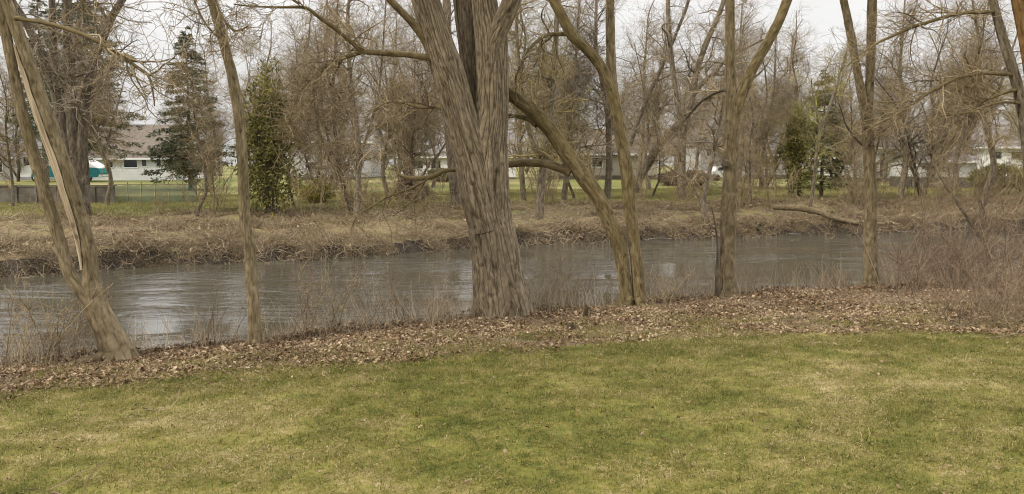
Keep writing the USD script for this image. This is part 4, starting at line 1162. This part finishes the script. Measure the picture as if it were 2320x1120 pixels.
house("beige_house", "low beige house with a pale eave seen between the stems of the twin tree", 1245, 1490, 90, 398, 346, 292, "siding_beige", "roof_brown", [(1270, 1300, 358, 380), (1340, 1366, 356, 380), (1450, 1472, 356, 380)])
house("gabled_grey_house", "tall grey gabled house behind the wide forking tree", 1588, 1668, 100, 396, 318, 262, "siding_grey", "roof_grey", [(1600, 1620, 335, 355), (1635, 1652, 335, 355), (1612, 1640, 290, 308)], gable_front=True, deep=10)
house("grey_house", "pale grey house with a white lower wall right of the knotted tree", 1672, 1795, 94, 396, 346, 284, "siding_grey", "roof_grey", [(1690, 1708, 354, 372), (1745, 1765, 354, 372)], [(1720, 1733, 352, 392, "trim_white")])
house("white_porch_house", "white house with a low roof behind the V-forked tree", 1892, 2072, 86, 404, 332, 284, "siding_white", "roof_brown", [(1910, 1940, 345, 372), (2020, 2040, 345, 372), (1955, 1980, 345, 372)], [(1995, 2010, 348, 402, "metal_dark")])
house("white_garage", "low white garage with a grey roof at the right", 2088, 2214, 70, 402, 366, 348, "siding_white", "roof_grey", (), (), deep=6.0)
house("white_rear_house", "white house standing behind the low white garage", 2120, 2330, 88, 400, 330, 272, "siding_white", "roof_grey", [(2180, 2205, 338, 358), (2245, 2270, 342, 362), (2290, 2315, 342, 362)])

# the camper beside the small white house
cb = at(138, 410, 78)
cb[2] = H(cb[0], cb[1])
c = thing("camper", "white camper van with a sweeping teal lower band beside the small white house", "camper", cb)
prof = [(-3.7, 0.45), (3.45, 0.45), (3.55, 0.8), (3.5, 1.2), (2.0, 2.05), (1.6, 2.3), (-3.55, 2.4), (-3.7, 2.3)]
def side_prism(poly, y0, y1):
    from shapely.geometry import Polygon
    m = trimesh.creation.extrude_polygon(Polygon(poly), y1 - y0, engine="earcut")
    v = np.array(m.vertices)
    return np.stack([v[:, 0], v[:, 2] + y0, v[:, 1]], 1), np.array(m.faces)[:, ::-1]
obj("body", side_prism(prof, 0, 2.3), "camper_white", c)
obj("lower_body", side_prism([(-2.7, 0.4), (3.40, 0.4), (3.58, 0.82), (3.54, 1.22), (1.7, 1.42), (-0.4, 1.55), (-2.5, 1.25)], -0.03, 2.33), "camper_teal", c, label="teal lower body sweeping up along the side")
wn = obj("window", side_prism([(-3.3, 1.45), (-2.0, 1.65), (-2.0, 2.2), (-3.3, 2.2)], -0.02, -0.003), "metal_dark", c)
obj("pane", side_prism([(-3.22, 1.54), (-2.08, 1.72), (-2.08, 2.13), (-3.22, 2.13)], -0.028, -0.021), "window_glass", wn)
wn = obj("window", side_prism([(0.9, 1.6), (2.4, 1.58), (1.7, 2.1), (0.9, 2.12)], -0.02, -0.003), "metal_dark", c)
obj("pane", side_prism([(0.98, 1.67), (2.2, 1.65), (1.66, 2.03), (0.98, 2.05)], -0.028, -0.021), "window_glass", wn)
for x in (-2.3, 2.4):
    m = trimesh.creation.cylinder(0.38, 0.24, sections=20, transform=trimesh.transformations.rotation_matrix(np.pi / 2, [1, 0, 0]))
    m.apply_translation([x, 0.10, 0.38])
    wh = obj("wheel", m, "rubber", c)
    m = trimesh.creation.cylinder(0.2, 0.04, sections=16, transform=trimesh.transformations.rotation_matrix(np.pi / 2, [1, 0, 0]))
    m.apply_translation([x, -0.04, 0.38])
    obj("rim", m, "trim_white", wh)

# parked cars in front of the far houses
def car(label, px, depth, turn=0):
    p = on(px, depth)
    t = thing("parked_car", label, "car", p, turn)
    body = [(-2.1, 0.35), (2.1, 0.35), (2.15, 0.75), (1.9, 0.92), (1.0, 1.0), (-1.6, 1.0), (-2.1, 0.9)]
    cab = [(-1.5, 1.0), (0.95, 1.0), (0.35, 1.45), (-1.1, 1.45)]
    obj("body", side_prism(body, 0, 1.75), "car_white", t)
    obj("cabin", side_prism(cab, 0.12, 1.63), "car_white", t)
    obj("side_window", side_prism([(-1.25, 1.04), (-0.35, 1.04), (-0.35, 1.38), (-1.02, 1.38)], 0.108, 0.118), "window_glass", t)
    obj("side_window", side_prism([(-0.28, 1.04), (0.75, 1.04), (0.3, 1.38), (-0.28, 1.38)], 0.108, 0.118), "window_glass", t)
    for x in (-1.3, 1.35):
        m = trimesh.creation.cylinder(0.32, 0.2, sections=18, transform=trimesh.transformations.rotation_matrix(np.pi / 2, [1, 0, 0]))
        m.apply_translation([x, 0.09, 0.32])
        obj("wheel", m, "rubber", t)


car("small white car parked in front of the pale grey house", 725, 86)
car("small white car parked at the foot of the gabled grey house", 1650, 88, 20)

# ------------------------------------------------------------------ wall, fence, hedge, bin
yw = ground(120, 463)[1]
xa, xb = at(-140, 440, yw)[0], at(258, 440, yw)[0]
zw = H((xa + xb) / 2, yw)
t = thing("retaining_wall", "low grey-brown retaining wall of long panels at the far left", "wall", (xa, yw, zw))
npan = 9
pw = (xb - xa) / npan
r_ = np.random.default_rng(77)
for i in range(npan):
    for z0, z1 in ((-0.25, 0.46), (0.466, 0.93)):
        o = r_.uniform(-.012, .012)
        obj("panel", boxm((i * pw + 0.004, o, z0), ((i + 1) * pw - 0.004, 0.16 + o, z1 + r_.uniform(-.006, .004))), "concrete", t)
    obj("post", boxm((i * pw - 0.06, -0.05, -0.3), (i * pw + 0.06, -0.015, 0.9)), "concrete", t)
obj("cap", boxm((-0.05, -0.05, 0.94), (xb - xa + .05, 0.24, 1.0)), "concrete", t)

yf = yw + 0.5
xa, xb = at(258, 440, yf)[0], at(445, 440, yf)[0]
t = thing("green_fence", "see-through green cloth fence right of the retaining wall", "fence", (xa, yf, 0))
n_p = 7
xsf = np.linspace(0, xb - xa, n_p)
for i, x in enumerate(xsf):
    z0 = H(xa + x, yf)
    m = trimesh.creation.cylinder(0.02, 1.35, sections=8)
    m.apply_translation([x, 0.03, z0 + .45])
    obj("post", m, "timber_grey", t)
    if i:
        za = H(xa + xsf[i - 1], yf)
        x0, x1 = xsf[i - 1] + .035, x - .035
        obj("cloth_panel", (np.array([[x0, 0, za + .02], [x1, 0, z0 + .02], [x1, 0.01, z0 + .98], [(x0 + x1) / 2, 0.0, (z0 + za) / 2 + .94], [x0, 0.01, za + .98]]), np.array([[0, 1, 2], [0, 2, 3], [0, 3, 4]])), "fence_cloth", t)
        m = trimesh.creation.cylinder(0.018, segment=[[x0, .03, za + 1.0], [x1, .03, z0 + 1.0]], sections=6)
        obj("rail", m, "timber_grey", t)

bushy("dark_hedge", "low dark hedge running in front of the houses right of the slanting trunk", on(1550, 74), (6.0, 1.3), "stalk_red", 341, 4000, 8, "hedge", 0.22, "twig_brown", 0.05)
# ------------------------------------------------------------------ fallen wood on the banks
def fallen(label, pts, mat, lift=0.0, twigs=True, seed=0):
    pp = []
    for px, py, w in pts:
        g = ground(px, py)
        pp.append([g[0], g[1], H(g[0], g[1]) + w / 2 / FPX * g[1] * .8 + lift, w / 2 / FPX * g[1]])
    pp = np.array(pp)
    b = pp.mean(0)[:3]
    t = thing("fallen_branch", label, "branch", b)
    mesh, rest = log_mesh(pp, 60, 12, rough=0.1, knots=.2, seed=seed)
    obj("wood", (mesh[0] - b, mesh[1]), mat, t, smooth=True, rest=rest)
    if twigs:
        r_ = np.random.default_rng(seed)
        obj("twigs", twig_mesh(r_, (pp[None, :, :3] - b), pp[None, :, 3], [dict(count=10, length=(.5, 1.2), n=6, up=.1, rmin=.006), dict(count=30, length=(.2, .6), n=5, rmin=.005)]), "twig_brown", t, kind="stuff")


fallen("long pale fallen trunk lying along the far bank left of the V-forked tree", [(1750, 489, 11), (1800, 492, 15), (1850, 500, 14), (1890, 514, 12), (1945, 526, 8)], "bark_smooth", lift=0.34, seed=3)
fallen("thin pale branch lying at the foot of the retaining wall", [(20, 466, 4), (60, 470, 5), (100, 470, 4), (130, 468, 3)], "bark_smooth", seed=5)
fallen("pale branch lying in the grass at the lower right below the brambles", [(2230, 770, 5), (2270, 768, 7), (2310, 760, 6), (2350, 752, 5)], "bark_smooth", seed=7)
for px, py, w, h, lab in ((1325, 722, 0.040, 0.17, "small dark pointed stump right of the foot of the big maple"), (1290, 750, 0.07, 0.075, "low dark stump in the leaves below the big maple")):
    g = ground(px, py)
    t = thing("stump", lab, "stump", g)
    mesh, rest = log_mesh(np.array([[0, 0, -.1, w * 1.3], [0.01, 0, h * .5, w], [0.03, 0.01, h, w * .7]]), 24, 20, rough=.35, furrow=.012, seed=int(px))
    obj("wood", mesh, "bark_dark", t, smooth=True, rest=np.c_[rest[:, :3], rest[:, 3] * 0])


# ------------------------------------------------------------------ bare shrubs and stalks
def shrub(name, label, n, h, spread, seed, mat, side=5, fine=14, r=0.006):
    r_ = np.random.default_rng(seed)
    t = thing(name, label, "shrub")
    base = np.stack([r_.normal(size=n) * spread * .16, r_.normal(size=n) * spread * .16, np.full(n, -0.08)], 1)
    d = np.stack([r_.normal(size=n) * spread / h * .28, r_.normal(size=n) * spread / h * .28, np.ones(n)], 1)
    P = [base]
    L = h * r_.uniform(.5, 1.1, n)
    for k in range(7):
        d = d / np.linalg.norm(d, axis=1, keepdims=True)
        P.append(P[-1] + d * (L / 7)[:, None])
        d = d + r_.normal(size=(n, 3)) * 0.14
    P = np.stack(P, 1)
    R = np.broadcast_to(np.linspace(r, r * .35, 8), P.shape[:2]) * r_.uniform(.6, 1.3, (n, 1))
    for p, q in zip(P[:6], R[:6]):
        obj("stem", tubes(p[None], q[None] * 1.2, 5), mat, t)
    parts = [tubes(P[6:], R[6:], 3)] if n > 6 else []
    A, B = sprout(r_, P, R, n * side, t0=.2, length=(h * .15, h * .45), angle=(20, 60), n=6, wiggle=.2, up=.08, ratio=.7, rmin=r * .42)
    parts.append(tubes(A, B, 3))
    A2, B2 = sprout(r_, A, B, n * fine, t0=.1, length=(h * .06, h * .22), angle=(25, 70), n=4, wiggle=.25, up=.05, ratio=.8, rmin=r * .36)
    parts.append(tubes(A2, B2, 3))
    obj("twigs", join(parts), mat, t, kind="stuff")
    return Spawner(t)


near_tan = shrub("bare_shrub", "bare shrub", 14, 0.95, 0.9, 401, "stalk_tan", 5, 11, r=0.0036)
near_red = shrub("bare_shrub", "bare shrub", 10, 1.15, 1.0, 402, "stalk_red", 5, 11, r=0.0042)
bramble = shrub("bramble_bush", "bramble bush", 26, 1.35, 3.0, 403, "stalk_red", 6, 14, r=0.0052)
far_shrub = shrub("far_bank_shrub", "far bank shrub", 18, 1.9, 2.6, 404, "twig_brown", 7, 22, r=0.011)
far_low = shrub("far_bank_shrub", "far bank shrub", 20, 0.8, 2.4, 405, "stalk_tan", 6, 12, r=0.008)
far_sap = shrub("young_sapling", "young sapling", 5, 4.6, 2.4, 407, "twig_brown", 9, 34, r=0.020)
thicket = shrub("thicket_sapling", "thicket sapling", 9, 1.8, 1.5, 408, "stalk_red", 8, 24, r=0.0065)
sap = shrub("bare_sapling", "bare sapling", 7, 1.75, 1.2, 406, "twig_brown", 8, 26, r=0.010)

r_ = np.random.default_rng(91)
NEAR = "leafless shrubs along the near water edge"
for px in list(np.linspace(20, 1020, 19)) + list(np.linspace(1195, 1345, 8)) + [1490, 1530, 1575, 1600] + list(np.linspace(1690, 1930, 8)):
    px = px + r_.uniform(-18, 18)
    x = at_z(px, 760, ZC)[0]
    for _ in range(3):
        y = curves_at(np.array([x]))[2][0] + r_.uniform(-0.1, 0.9)
        x = (px - 1160) / FPX * y
    k = near_tan if r_.random() < 0.68 else near_red
    k((x, y, H(x, y)), r_.uniform(0, 360), r_.uniform(0.6, 1.05) * (1.35 if 620 < px < 900 else 1.0), "thin leafless shrub standing at the near water edge", NEAR)
for px, py, s, lab in ((60, 838, 0.75, "leafless sapling at the water edge in the lower left corner"), (115, 830, 0.6, "leafless sapling just left of the foot of the leaning twin tree"), (720, 762, 0.7, "leafless sapling at the water edge between slender tree and big maple"), (1500, 700, 0.5, "leafless sapling between the twin tree and the knotted tree")):
    g = ground(px, py)
    sap((g[0], g[1], H(g[0], g[1])), px * 7.0, s, lab, "leafless saplings on the near bank")
for i in range(30):
    px = r_.uniform(2010, 2420)
    py = r_.uniform(622, 752 if px > 2170 else 668)
    if px < 2100 and py > 655:
        continue
    g = ground(px, py)
    bramble((g[0], g[1], H(g[0], g[1])), r_.uniform(0, 360), r_.uniform(0.55, 1.1), "tangled reddish-brown bramble bush filling the near bank at the right edge", "brambles at the right")
for i in range(66):
    px = r_.uniform(-60, 2380)
    u = r_.uniform(0.12, 1.25)
    x = at_z(px, 520, 0.6)[0]
    for _ in range(3):
        Y = curves_at(np.array([x]))
        y = Y[7][0] + (Y[8][0] - Y[7][0]) * u
        x = (px - 1160) / FPX * y
    k = far_shrub if (u > 0.6 or px > 1650) and r_.random() < 0.55 else far_low
    lab = "leafless shrub growing on the upper far bank" if k is far_shrub else "low pale leafless shrub growing on the far bank"
    k((x, y, H(x, y)), r_.uniform(0, 360), r_.uniform(0.45, 1.0), lab, "leafless shrubs on the far bank" if k is far_shrub else "low shrubs on the far bank")


for i in range(11):
    px, py = r_.uniform(2060, 2400), r_.uniform(618, 700)
    g = ground(px, py)
    thicket((g[0], g[1], H(g[0], g[1])), r_.uniform(0, 360), r_.uniform(0.8, 1.45), "tall leafless sapling rising out of the brambles at the right edge", "tall saplings among the brambles")
for i in range(12):
    px, py = r_.uniform(2000, 2240), r_.uniform(612, 650)
    g = ground(px, py)
    near_red((g[0], g[1], H(g[0], g[1])), r_.uniform(0, 360), r_.uniform(1.1, 1.7), "tall thin leafless shrub between the V-forked tree and the brambles", "tall shrubs beside the brambles")
for i in range(46):
    px = r_.choice([r_.uniform(420, 560), r_.uniform(640, 1040), r_.uniform(1180, 1340), r_.uniform(1440, 1780), r_.uniform(1900, 2330), r_.uniform(1880, 2330)])
    u = r_.uniform(0.45, 1.5)
    x = at_z(px, 490, 1.0)[0]
    for _ in range(3):
        Y = curves_at(np.array([x]))
        y = Y[7][0] + (Y[8][0] - Y[7][0]) * u
        x = (px - 1160) / FPX * y
    far_sap((x, y, H(x, y)), r_.uniform(0, 360), r_.uniform(0.55, 1.15), "young leafless sapling with thin upright stems on the far bank", "young saplings on the far bank")


# ------------------------------------------------------------------ grass, leaves, stalks in countless numbers
def instancer(name, protos, where, rng, scale=(0.85, 1.15), sink=0.0, mats=None):
    """protos: meshes; where: (n,2) points on the ground; each copy stands on the slope it lies on."""
    path = path_for(name)
    pi = UsdGeom.PointInstancer.Define(stage, path)
    rel = []
    for i, (m, mat) in enumerate(protos):
        per_piece(usdkit.mesh(stage, f"{path}/patch_{i:03d}", m, LOOK + mat), m[1], len(m[0]))
        rel.append(f"{path}/patch_{i:03d}")
    pi.CreatePrototypesRel().SetTargets([Sdf.Path(x) for x in rel])
    x, y = where[:, 0], where[:, 1]
    z = H(x, y)
    e = 0.18
    nx, ny = (H(x - e, y) - H(x + e, y)) / (2 * e), (H(x, y - e) - H(x, y + e)) / (2 * e)
    nrm = np.stack([nx, ny, np.ones_like(nx)], 1)
    nrm /= np.linalg.norm(nrm, axis=1, keepdims=True)
    yaw = rng.uniform(0, 2 * np.pi, len(x))
    # rotation that takes z to the normal, after a turn about z
    qa = np.stack([1 + nrm[:, 2], -nrm[:, 1], nrm[:, 0], np.zeros(len(x))], 1)
    qa /= np.linalg.norm(qa, axis=1, keepdims=True)
    qb = np.stack([np.cos(yaw / 2), np.zeros_like(yaw), np.zeros_like(yaw), np.sin(yaw / 2)], 1)
    w = qa[:, 0] * qb[:, 0] - qa[:, 3] * qb[:, 3]
    i_ = qa[:, 1] * qb[:, 0] + qa[:, 2] * qb[:, 3]
    j_ = qa[:, 2] * qb[:, 0] - qa[:, 1] * qb[:, 3]
    k_ = qa[:, 0] * qb[:, 3] + qa[:, 3] * qb[:, 0]
    pi.CreatePositionsAttr(Vt.Vec3fArray.FromNumpy(np.stack([x, y, z - sink], 1).astype(np.float32)))
    pi.CreateOrientationsAttr(Vt.QuathArray([Gf.Quath(float(a), float(b), float(c), float(d)) for a, b, c, d in zip(w, i_, j_, k_)]))
    s = rng.uniform(*scale, len(x))
    pi.CreateScalesAttr(Vt.Vec3fArray.FromNumpy(np.repeat(s[:, None], 3, 1).astype(np.float32)))
    pi.CreateProtoIndicesAttr(Vt.IntArray.FromNumpy(rng.integers(0, len(protos), len(x)).astype(np.int32)))
    return tag(pi.GetPrim(), kind="stuff")


def grass_patch(rng, size, n, h, w, lay=0.5, flat=0.2):
    """Short blades, some lying flat, over a square."""
    C = np.stack([rng.uniform(-size / 2, size / 2, n), rng.uniform(-size / 2, size / 2, n), np.full(n, -0.004)], 1)
    az = rng.uniform(0, 2 * np.pi, n)
    tilt = np.where(rng.random(n) < flat, rng.uniform(1.15, 1.5, n), np.abs(rng.normal(size=n)) * lay)
    L = h * rng.uniform(0.5, 1.3, n)
    hd = np.stack([np.cos(az), np.sin(az), az * 0], 1)
    d1 = hd * np.sin(tilt)[:, None] + np.array([0, 0, 1.0]) * np.cos(tilt)[:, None]
    t2 = np.minimum(tilt + 0.5, 1.6)
    d2 = hd * np.sin(t2)[:, None] + np.array([0, 0, 1.0]) * np.cos(t2)[:, None]
    s = np.stack([-np.sin(az), np.cos(az), az * 0], 1) * (w * rng.uniform(.6, 1.4, n))[:, None] / 2
    lift = np.where(tilt > 1.1, rng.uniform(0.01, 0.03, n), 0)[:, None] * [0, 0, 1]
    C = C + lift
    m = C + d1 * (L * .55)[:, None]
    e = m + d2 * (L * .45)[:, None]
    v = np.stack([C - s, C + s, m + s * .8, m - s * .8, e], 1).reshape(-1, 3)
    f = (np.arange(n)[:, None, None] * 5 + np.array([[0, 1, 2], [0, 2, 3], [3, 2, 4]])[None]).reshape(-1, 3)
    return v, f


def leaf_patch(rng, size, n, leaf=(0.05, 0.11), height=0.05, curl=0.5):
    """Curled fallen leaves, each a small folded lobed sheet."""
    outline = np.array([[0, -1, 0], [0.55, -0.55, 0], [0.42, -0.05, 0], [0.85, 0.25, 0], [0.35, 0.4, 0], [0, 1, 0], [-0.35, 0.4, 0], [-0.85, 0.25, 0], [-0.42, -0.05, 0], [-0.55, -0.55, 0], [0, 0, 0]])
    f0 = np.array([[10, i, (i + 1) % 10] for i in range(10)])
    C = np.stack([rng.uniform(-size / 2, size / 2, n), rng.uniform(-size / 2, size / 2, n), rng.uniform(0.0, height, n)], 1)
    s = rng.uniform(*leaf, n) / 2
    V = np.repeat(outline[None], n, 0)
    c1, c2 = rng.normal(size=n) * curl, rng.normal(size=n) * curl
    V[..., 2] = c1[:, None] * (V[..., 0] ** 2) + c2[:, None] * V[..., 1] ** 2 * .7 + rng.normal(size=V.shape[:2]) * 0.10
    V[..., 0] *= rng.uniform(.55, 1, n)[:, None]
    from scipy.spatial.transform import Rotation
    tilt = rng.normal(size=(n, 2)) * 0.45
    Rm = (Rotation.from_euler("z", rng.uniform(0, 2 * np.pi, n)) * Rotation.from_euler("xy", tilt)).as_matrix()
    V = np.einsum("nij,nkj->nki", Rm, V * s[:, None, None]) + C[:, None]
    f = (np.arange(n)[:, None, None] * 11 + f0[None]).reshape(-1, 3)
    return V.reshape(-1, 3), f


def scatter(rng, n, xr, k0, k1, u=(0, 1), keep=None, view=True):
    """Points between two of the terrain's curves, inside the view and a little beyond."""
    x = rng.uniform(*xr, n)
    Y = curves_at(x)
    y = Y[k0] + (Y[k1] - Y[k0]) * rng.uniform(*u, n)
    ok = (np.abs(x) < 0.66 * y + 1.5) & (y > 3.6) if view else np.ones(n, bool)
    p = np.stack([x, y], 1)[ok]
    return p[keep(p)] if keep is not None else p


rg = np.random.default_rng(123)
patches = [(grass_patch(rg, 0.64, 1450, 0.029, 0.0042, 0.7, 0.46), "grass_blades") for _ in range(6)]
gx, gy = np.meshgrid(np.arange(-10, 12, 0.4), np.arange(4.0, 17, 0.4))
p = np.stack([gx.ravel(), gy.ravel()], 1) + rg.uniform(-.12, .12, (gx.size, 2))
Yl = curves_at(p[:, 0])[1]
ragged = (meshkit.fbm(np.stack([p[:, 0] * 1.1, p[:, 1] * 1.1, p[:, 0] * 0], -1), 3, 8) - .5) * 0.9
p = p[(p[:, 1] < Yl - 0.28 + ragged * .5) & (np.abs(p[:, 0]) < 0.66 * p[:, 1] + 1.2)]
instancer("lawn_grass", patches, p, rg)
tuft = [(grass_patch(rg, 0.11, 46, 0.062, 0.0048, 0.5, 0.1), "grass_blades") for _ in range(4)]
q = np.stack([rg.uniform(-8, 10, 1500), rg.uniform(4.2, 14, 1500)], 1)
q = q[(q[:, 1] < curves_at(q[:, 0])[1] - 0.1) & (np.abs(q[:, 0]) < 0.66 * q[:, 1] + 1) & (meshkit.fbm(np.stack([q[:, 0] * .7, q[:, 1] * .7, q[:, 0] * 0], -1), 3, 71) > .5)]
instancer("grass_tufts", tuft, q, rg, (0.6, 1.2))
thin_p = [(grass_patch(rg, 0.6, 420, 0.05, 0.0045, 0.7, 0.4), "grass_blades") for _ in range(3)]
q = scatter(rg, 560, (-10, 14), 1, 2, (-0.3, 0.55))
instancer("edge_grass", thin_p, q, rg)

lp = [(leaf_patch(rg, 0.6, nl, (0.022, 0.075), 0.035), "leaf_dead") for nl in (150, 120, 90, 60, 110, 40)]
q = scatter(rg, 1700, (-11, 20), 1, 3, (-0.03, 0.75), keep=lambda p: meshkit.fbm(np.stack([p[:, 0] * .8, p[:, 1] * .8, p[:, 0] * 0], -1), 3, 44) + rg.uniform(-.12, .12, len(p)) > 0.36)
fade = scatter(rg, 200, (-11, 20), 1, 2, (-0.2, 0.08))
instancer("fallen_leaves", lp, q, rg)
bits = [(leaf_patch(rg, 0.6, 170, (0.012, 0.034), 0.02), "leaf_dead") for _ in range(4)]
instancer("leaf_crumbs", bits, scatter(rg, 1500, (-11, 20), 1, 3, (-0.03, 0.7)), rg)
lp3 = [(leaf_patch(rg, 0.7, 22, (0.02, 0.06), 0.03), "leaf_dead") for _ in range(4)]
instancer("leaves_on_lawn_edge", lp3, fade, rg)
lp2 = [(leaf_patch(rg, 0.9, 6, (0.02, 0.05), 0.03), "leaf_dead") for _ in range(5)]
q = np.concatenate([scatter(rg, 160, (-9, 12), 1, 2, (-0.9, 0.05)), np.stack([rg.uniform(-7, 9, 420), rg.uniform(4.3, 12.5, 420)], 1)])
Yq = curves_at(q[:, 0])
q = q[q[:, 1] < Yq[2]]
instancer("scattered_leaves", lp2, q, rg)

clump = lambda p, c: meshkit.fbm(np.stack([p[:, 0] * .35, p[:, 1] * .7, p[:, 0] * 0], -1), 4, 61) > c
dry = [(grass_patch(rg, 0.9, 220, hh, 0.010, 0.85, 0.5), "grass_dry") for hh in (0.16, 0.22, 0.30, 0.18)]
q = np.concatenate([scatter(rg, 3600, (-24, 36), 7, 8, (-0.02, 1.15), keep=lambda p: clump(p, 0.51)), scatter(rg, 520, (-24, 36), 7, 8, (-0.05, 0.12))])
instancer("dry_bank_grass", dry, q, rg, (0.5, 1.15))
farl = [(leaf_patch(rg, 1.1, 46, (0.08, 0.17), 0.06), "leaf_dead") for _ in range(4)]
q = scatter(rg, 800, (-24, 36), 7, 8, (0.0, 1.05), keep=lambda p: clump(p, 0.5))
def sticks(rng, n, size):
    P = [np.stack([rng.uniform(-size, size, n), rng.uniform(-size, size, n), rng.uniform(0, .12, n)], 1)]
    d = rng.normal(size=(n, 3)) * [1, 1, .35]
    for k in range(4):
        d /= np.linalg.norm(d, axis=1, keepdims=True)
        P.append(P[-1] + d * rng.uniform(.08, .2, n)[:, None])
        d = d + rng.normal(size=(n, 3)) * .35
    P = np.stack(P, 1)
    return tubes(P, np.broadcast_to(np.linspace(1, .4, 5), P.shape[:2]) * rng.uniform(.004, .012, (n, 1)), 3)


instancer("fallen_twigs", [(sticks(rg, 5, .35), m_) for m_ in ("twig_brown", "stalk_tan", "stalk_red")], np.concatenate([scatter(rg, 230, (-11, 20), 1, 3, (-0.05, 0.7)), scatter(rg, 14, (-8, 12), 1, 2, (-2.5, 0.0))]), rg, (0.25, 0.6))
instancer("bank_sticks", [(sticks(rg, 26, .5), m_) for m_ in ("twig_brown", "stalk_tan", "stalk_red")], np.concatenate([scatter(rg, 480, (-24, 36), 7, 8, (-0.12, 0.12)), scatter(rg, 550, (-24, 36), 7, 8, (0.1, 1.2))]), rg)
instancer("far_bank_leaves", farl, q, rg)
fg = [(grass_patch(rg, 1.6, 420, 0.12, 0.014, 0.5, 0.15), "grass_far") for _ in range(3)]
q = scatter(rg, 2600, (-36, 46), 8, 9, (0.0, 1.3))
instancer("far_lawn_grass", fg, q, rg)


def stalks(rng, n, h, spread, r):
    b = np.stack([rng.normal(size=n) * spread, rng.normal(size=n) * spread, np.full(n, -.03)], 1)
    d = np.stack([rng.normal(size=n) * .22, rng.normal(size=n) * .22, np.ones(n)], 1)
    P = [b]
    L = h * rng.uniform(.4, 1.1, n)
    for k in range(4):
        d /= np.linalg.norm(d, axis=1, keepdims=True)
        P.append(P[-1] + d * (L / 4)[:, None])
        d = d + rng.normal(size=(n, 3)) * .16
    P = np.stack(P, 1)
    return tubes(P, np.broadcast_to(np.linspace(r, r * .4, 5), P.shape[:2]), 3)


st = [(stalks(rg, 26, 0.55, 0.16, 0.0028), "stalk_tan") for _ in range(4)]
q = scatter(rg, 420, (-10, 16), 2, 3, (-0.25, 0.55))
instancer("dry_stalks", st, q, rg, (0.5, 1.25))
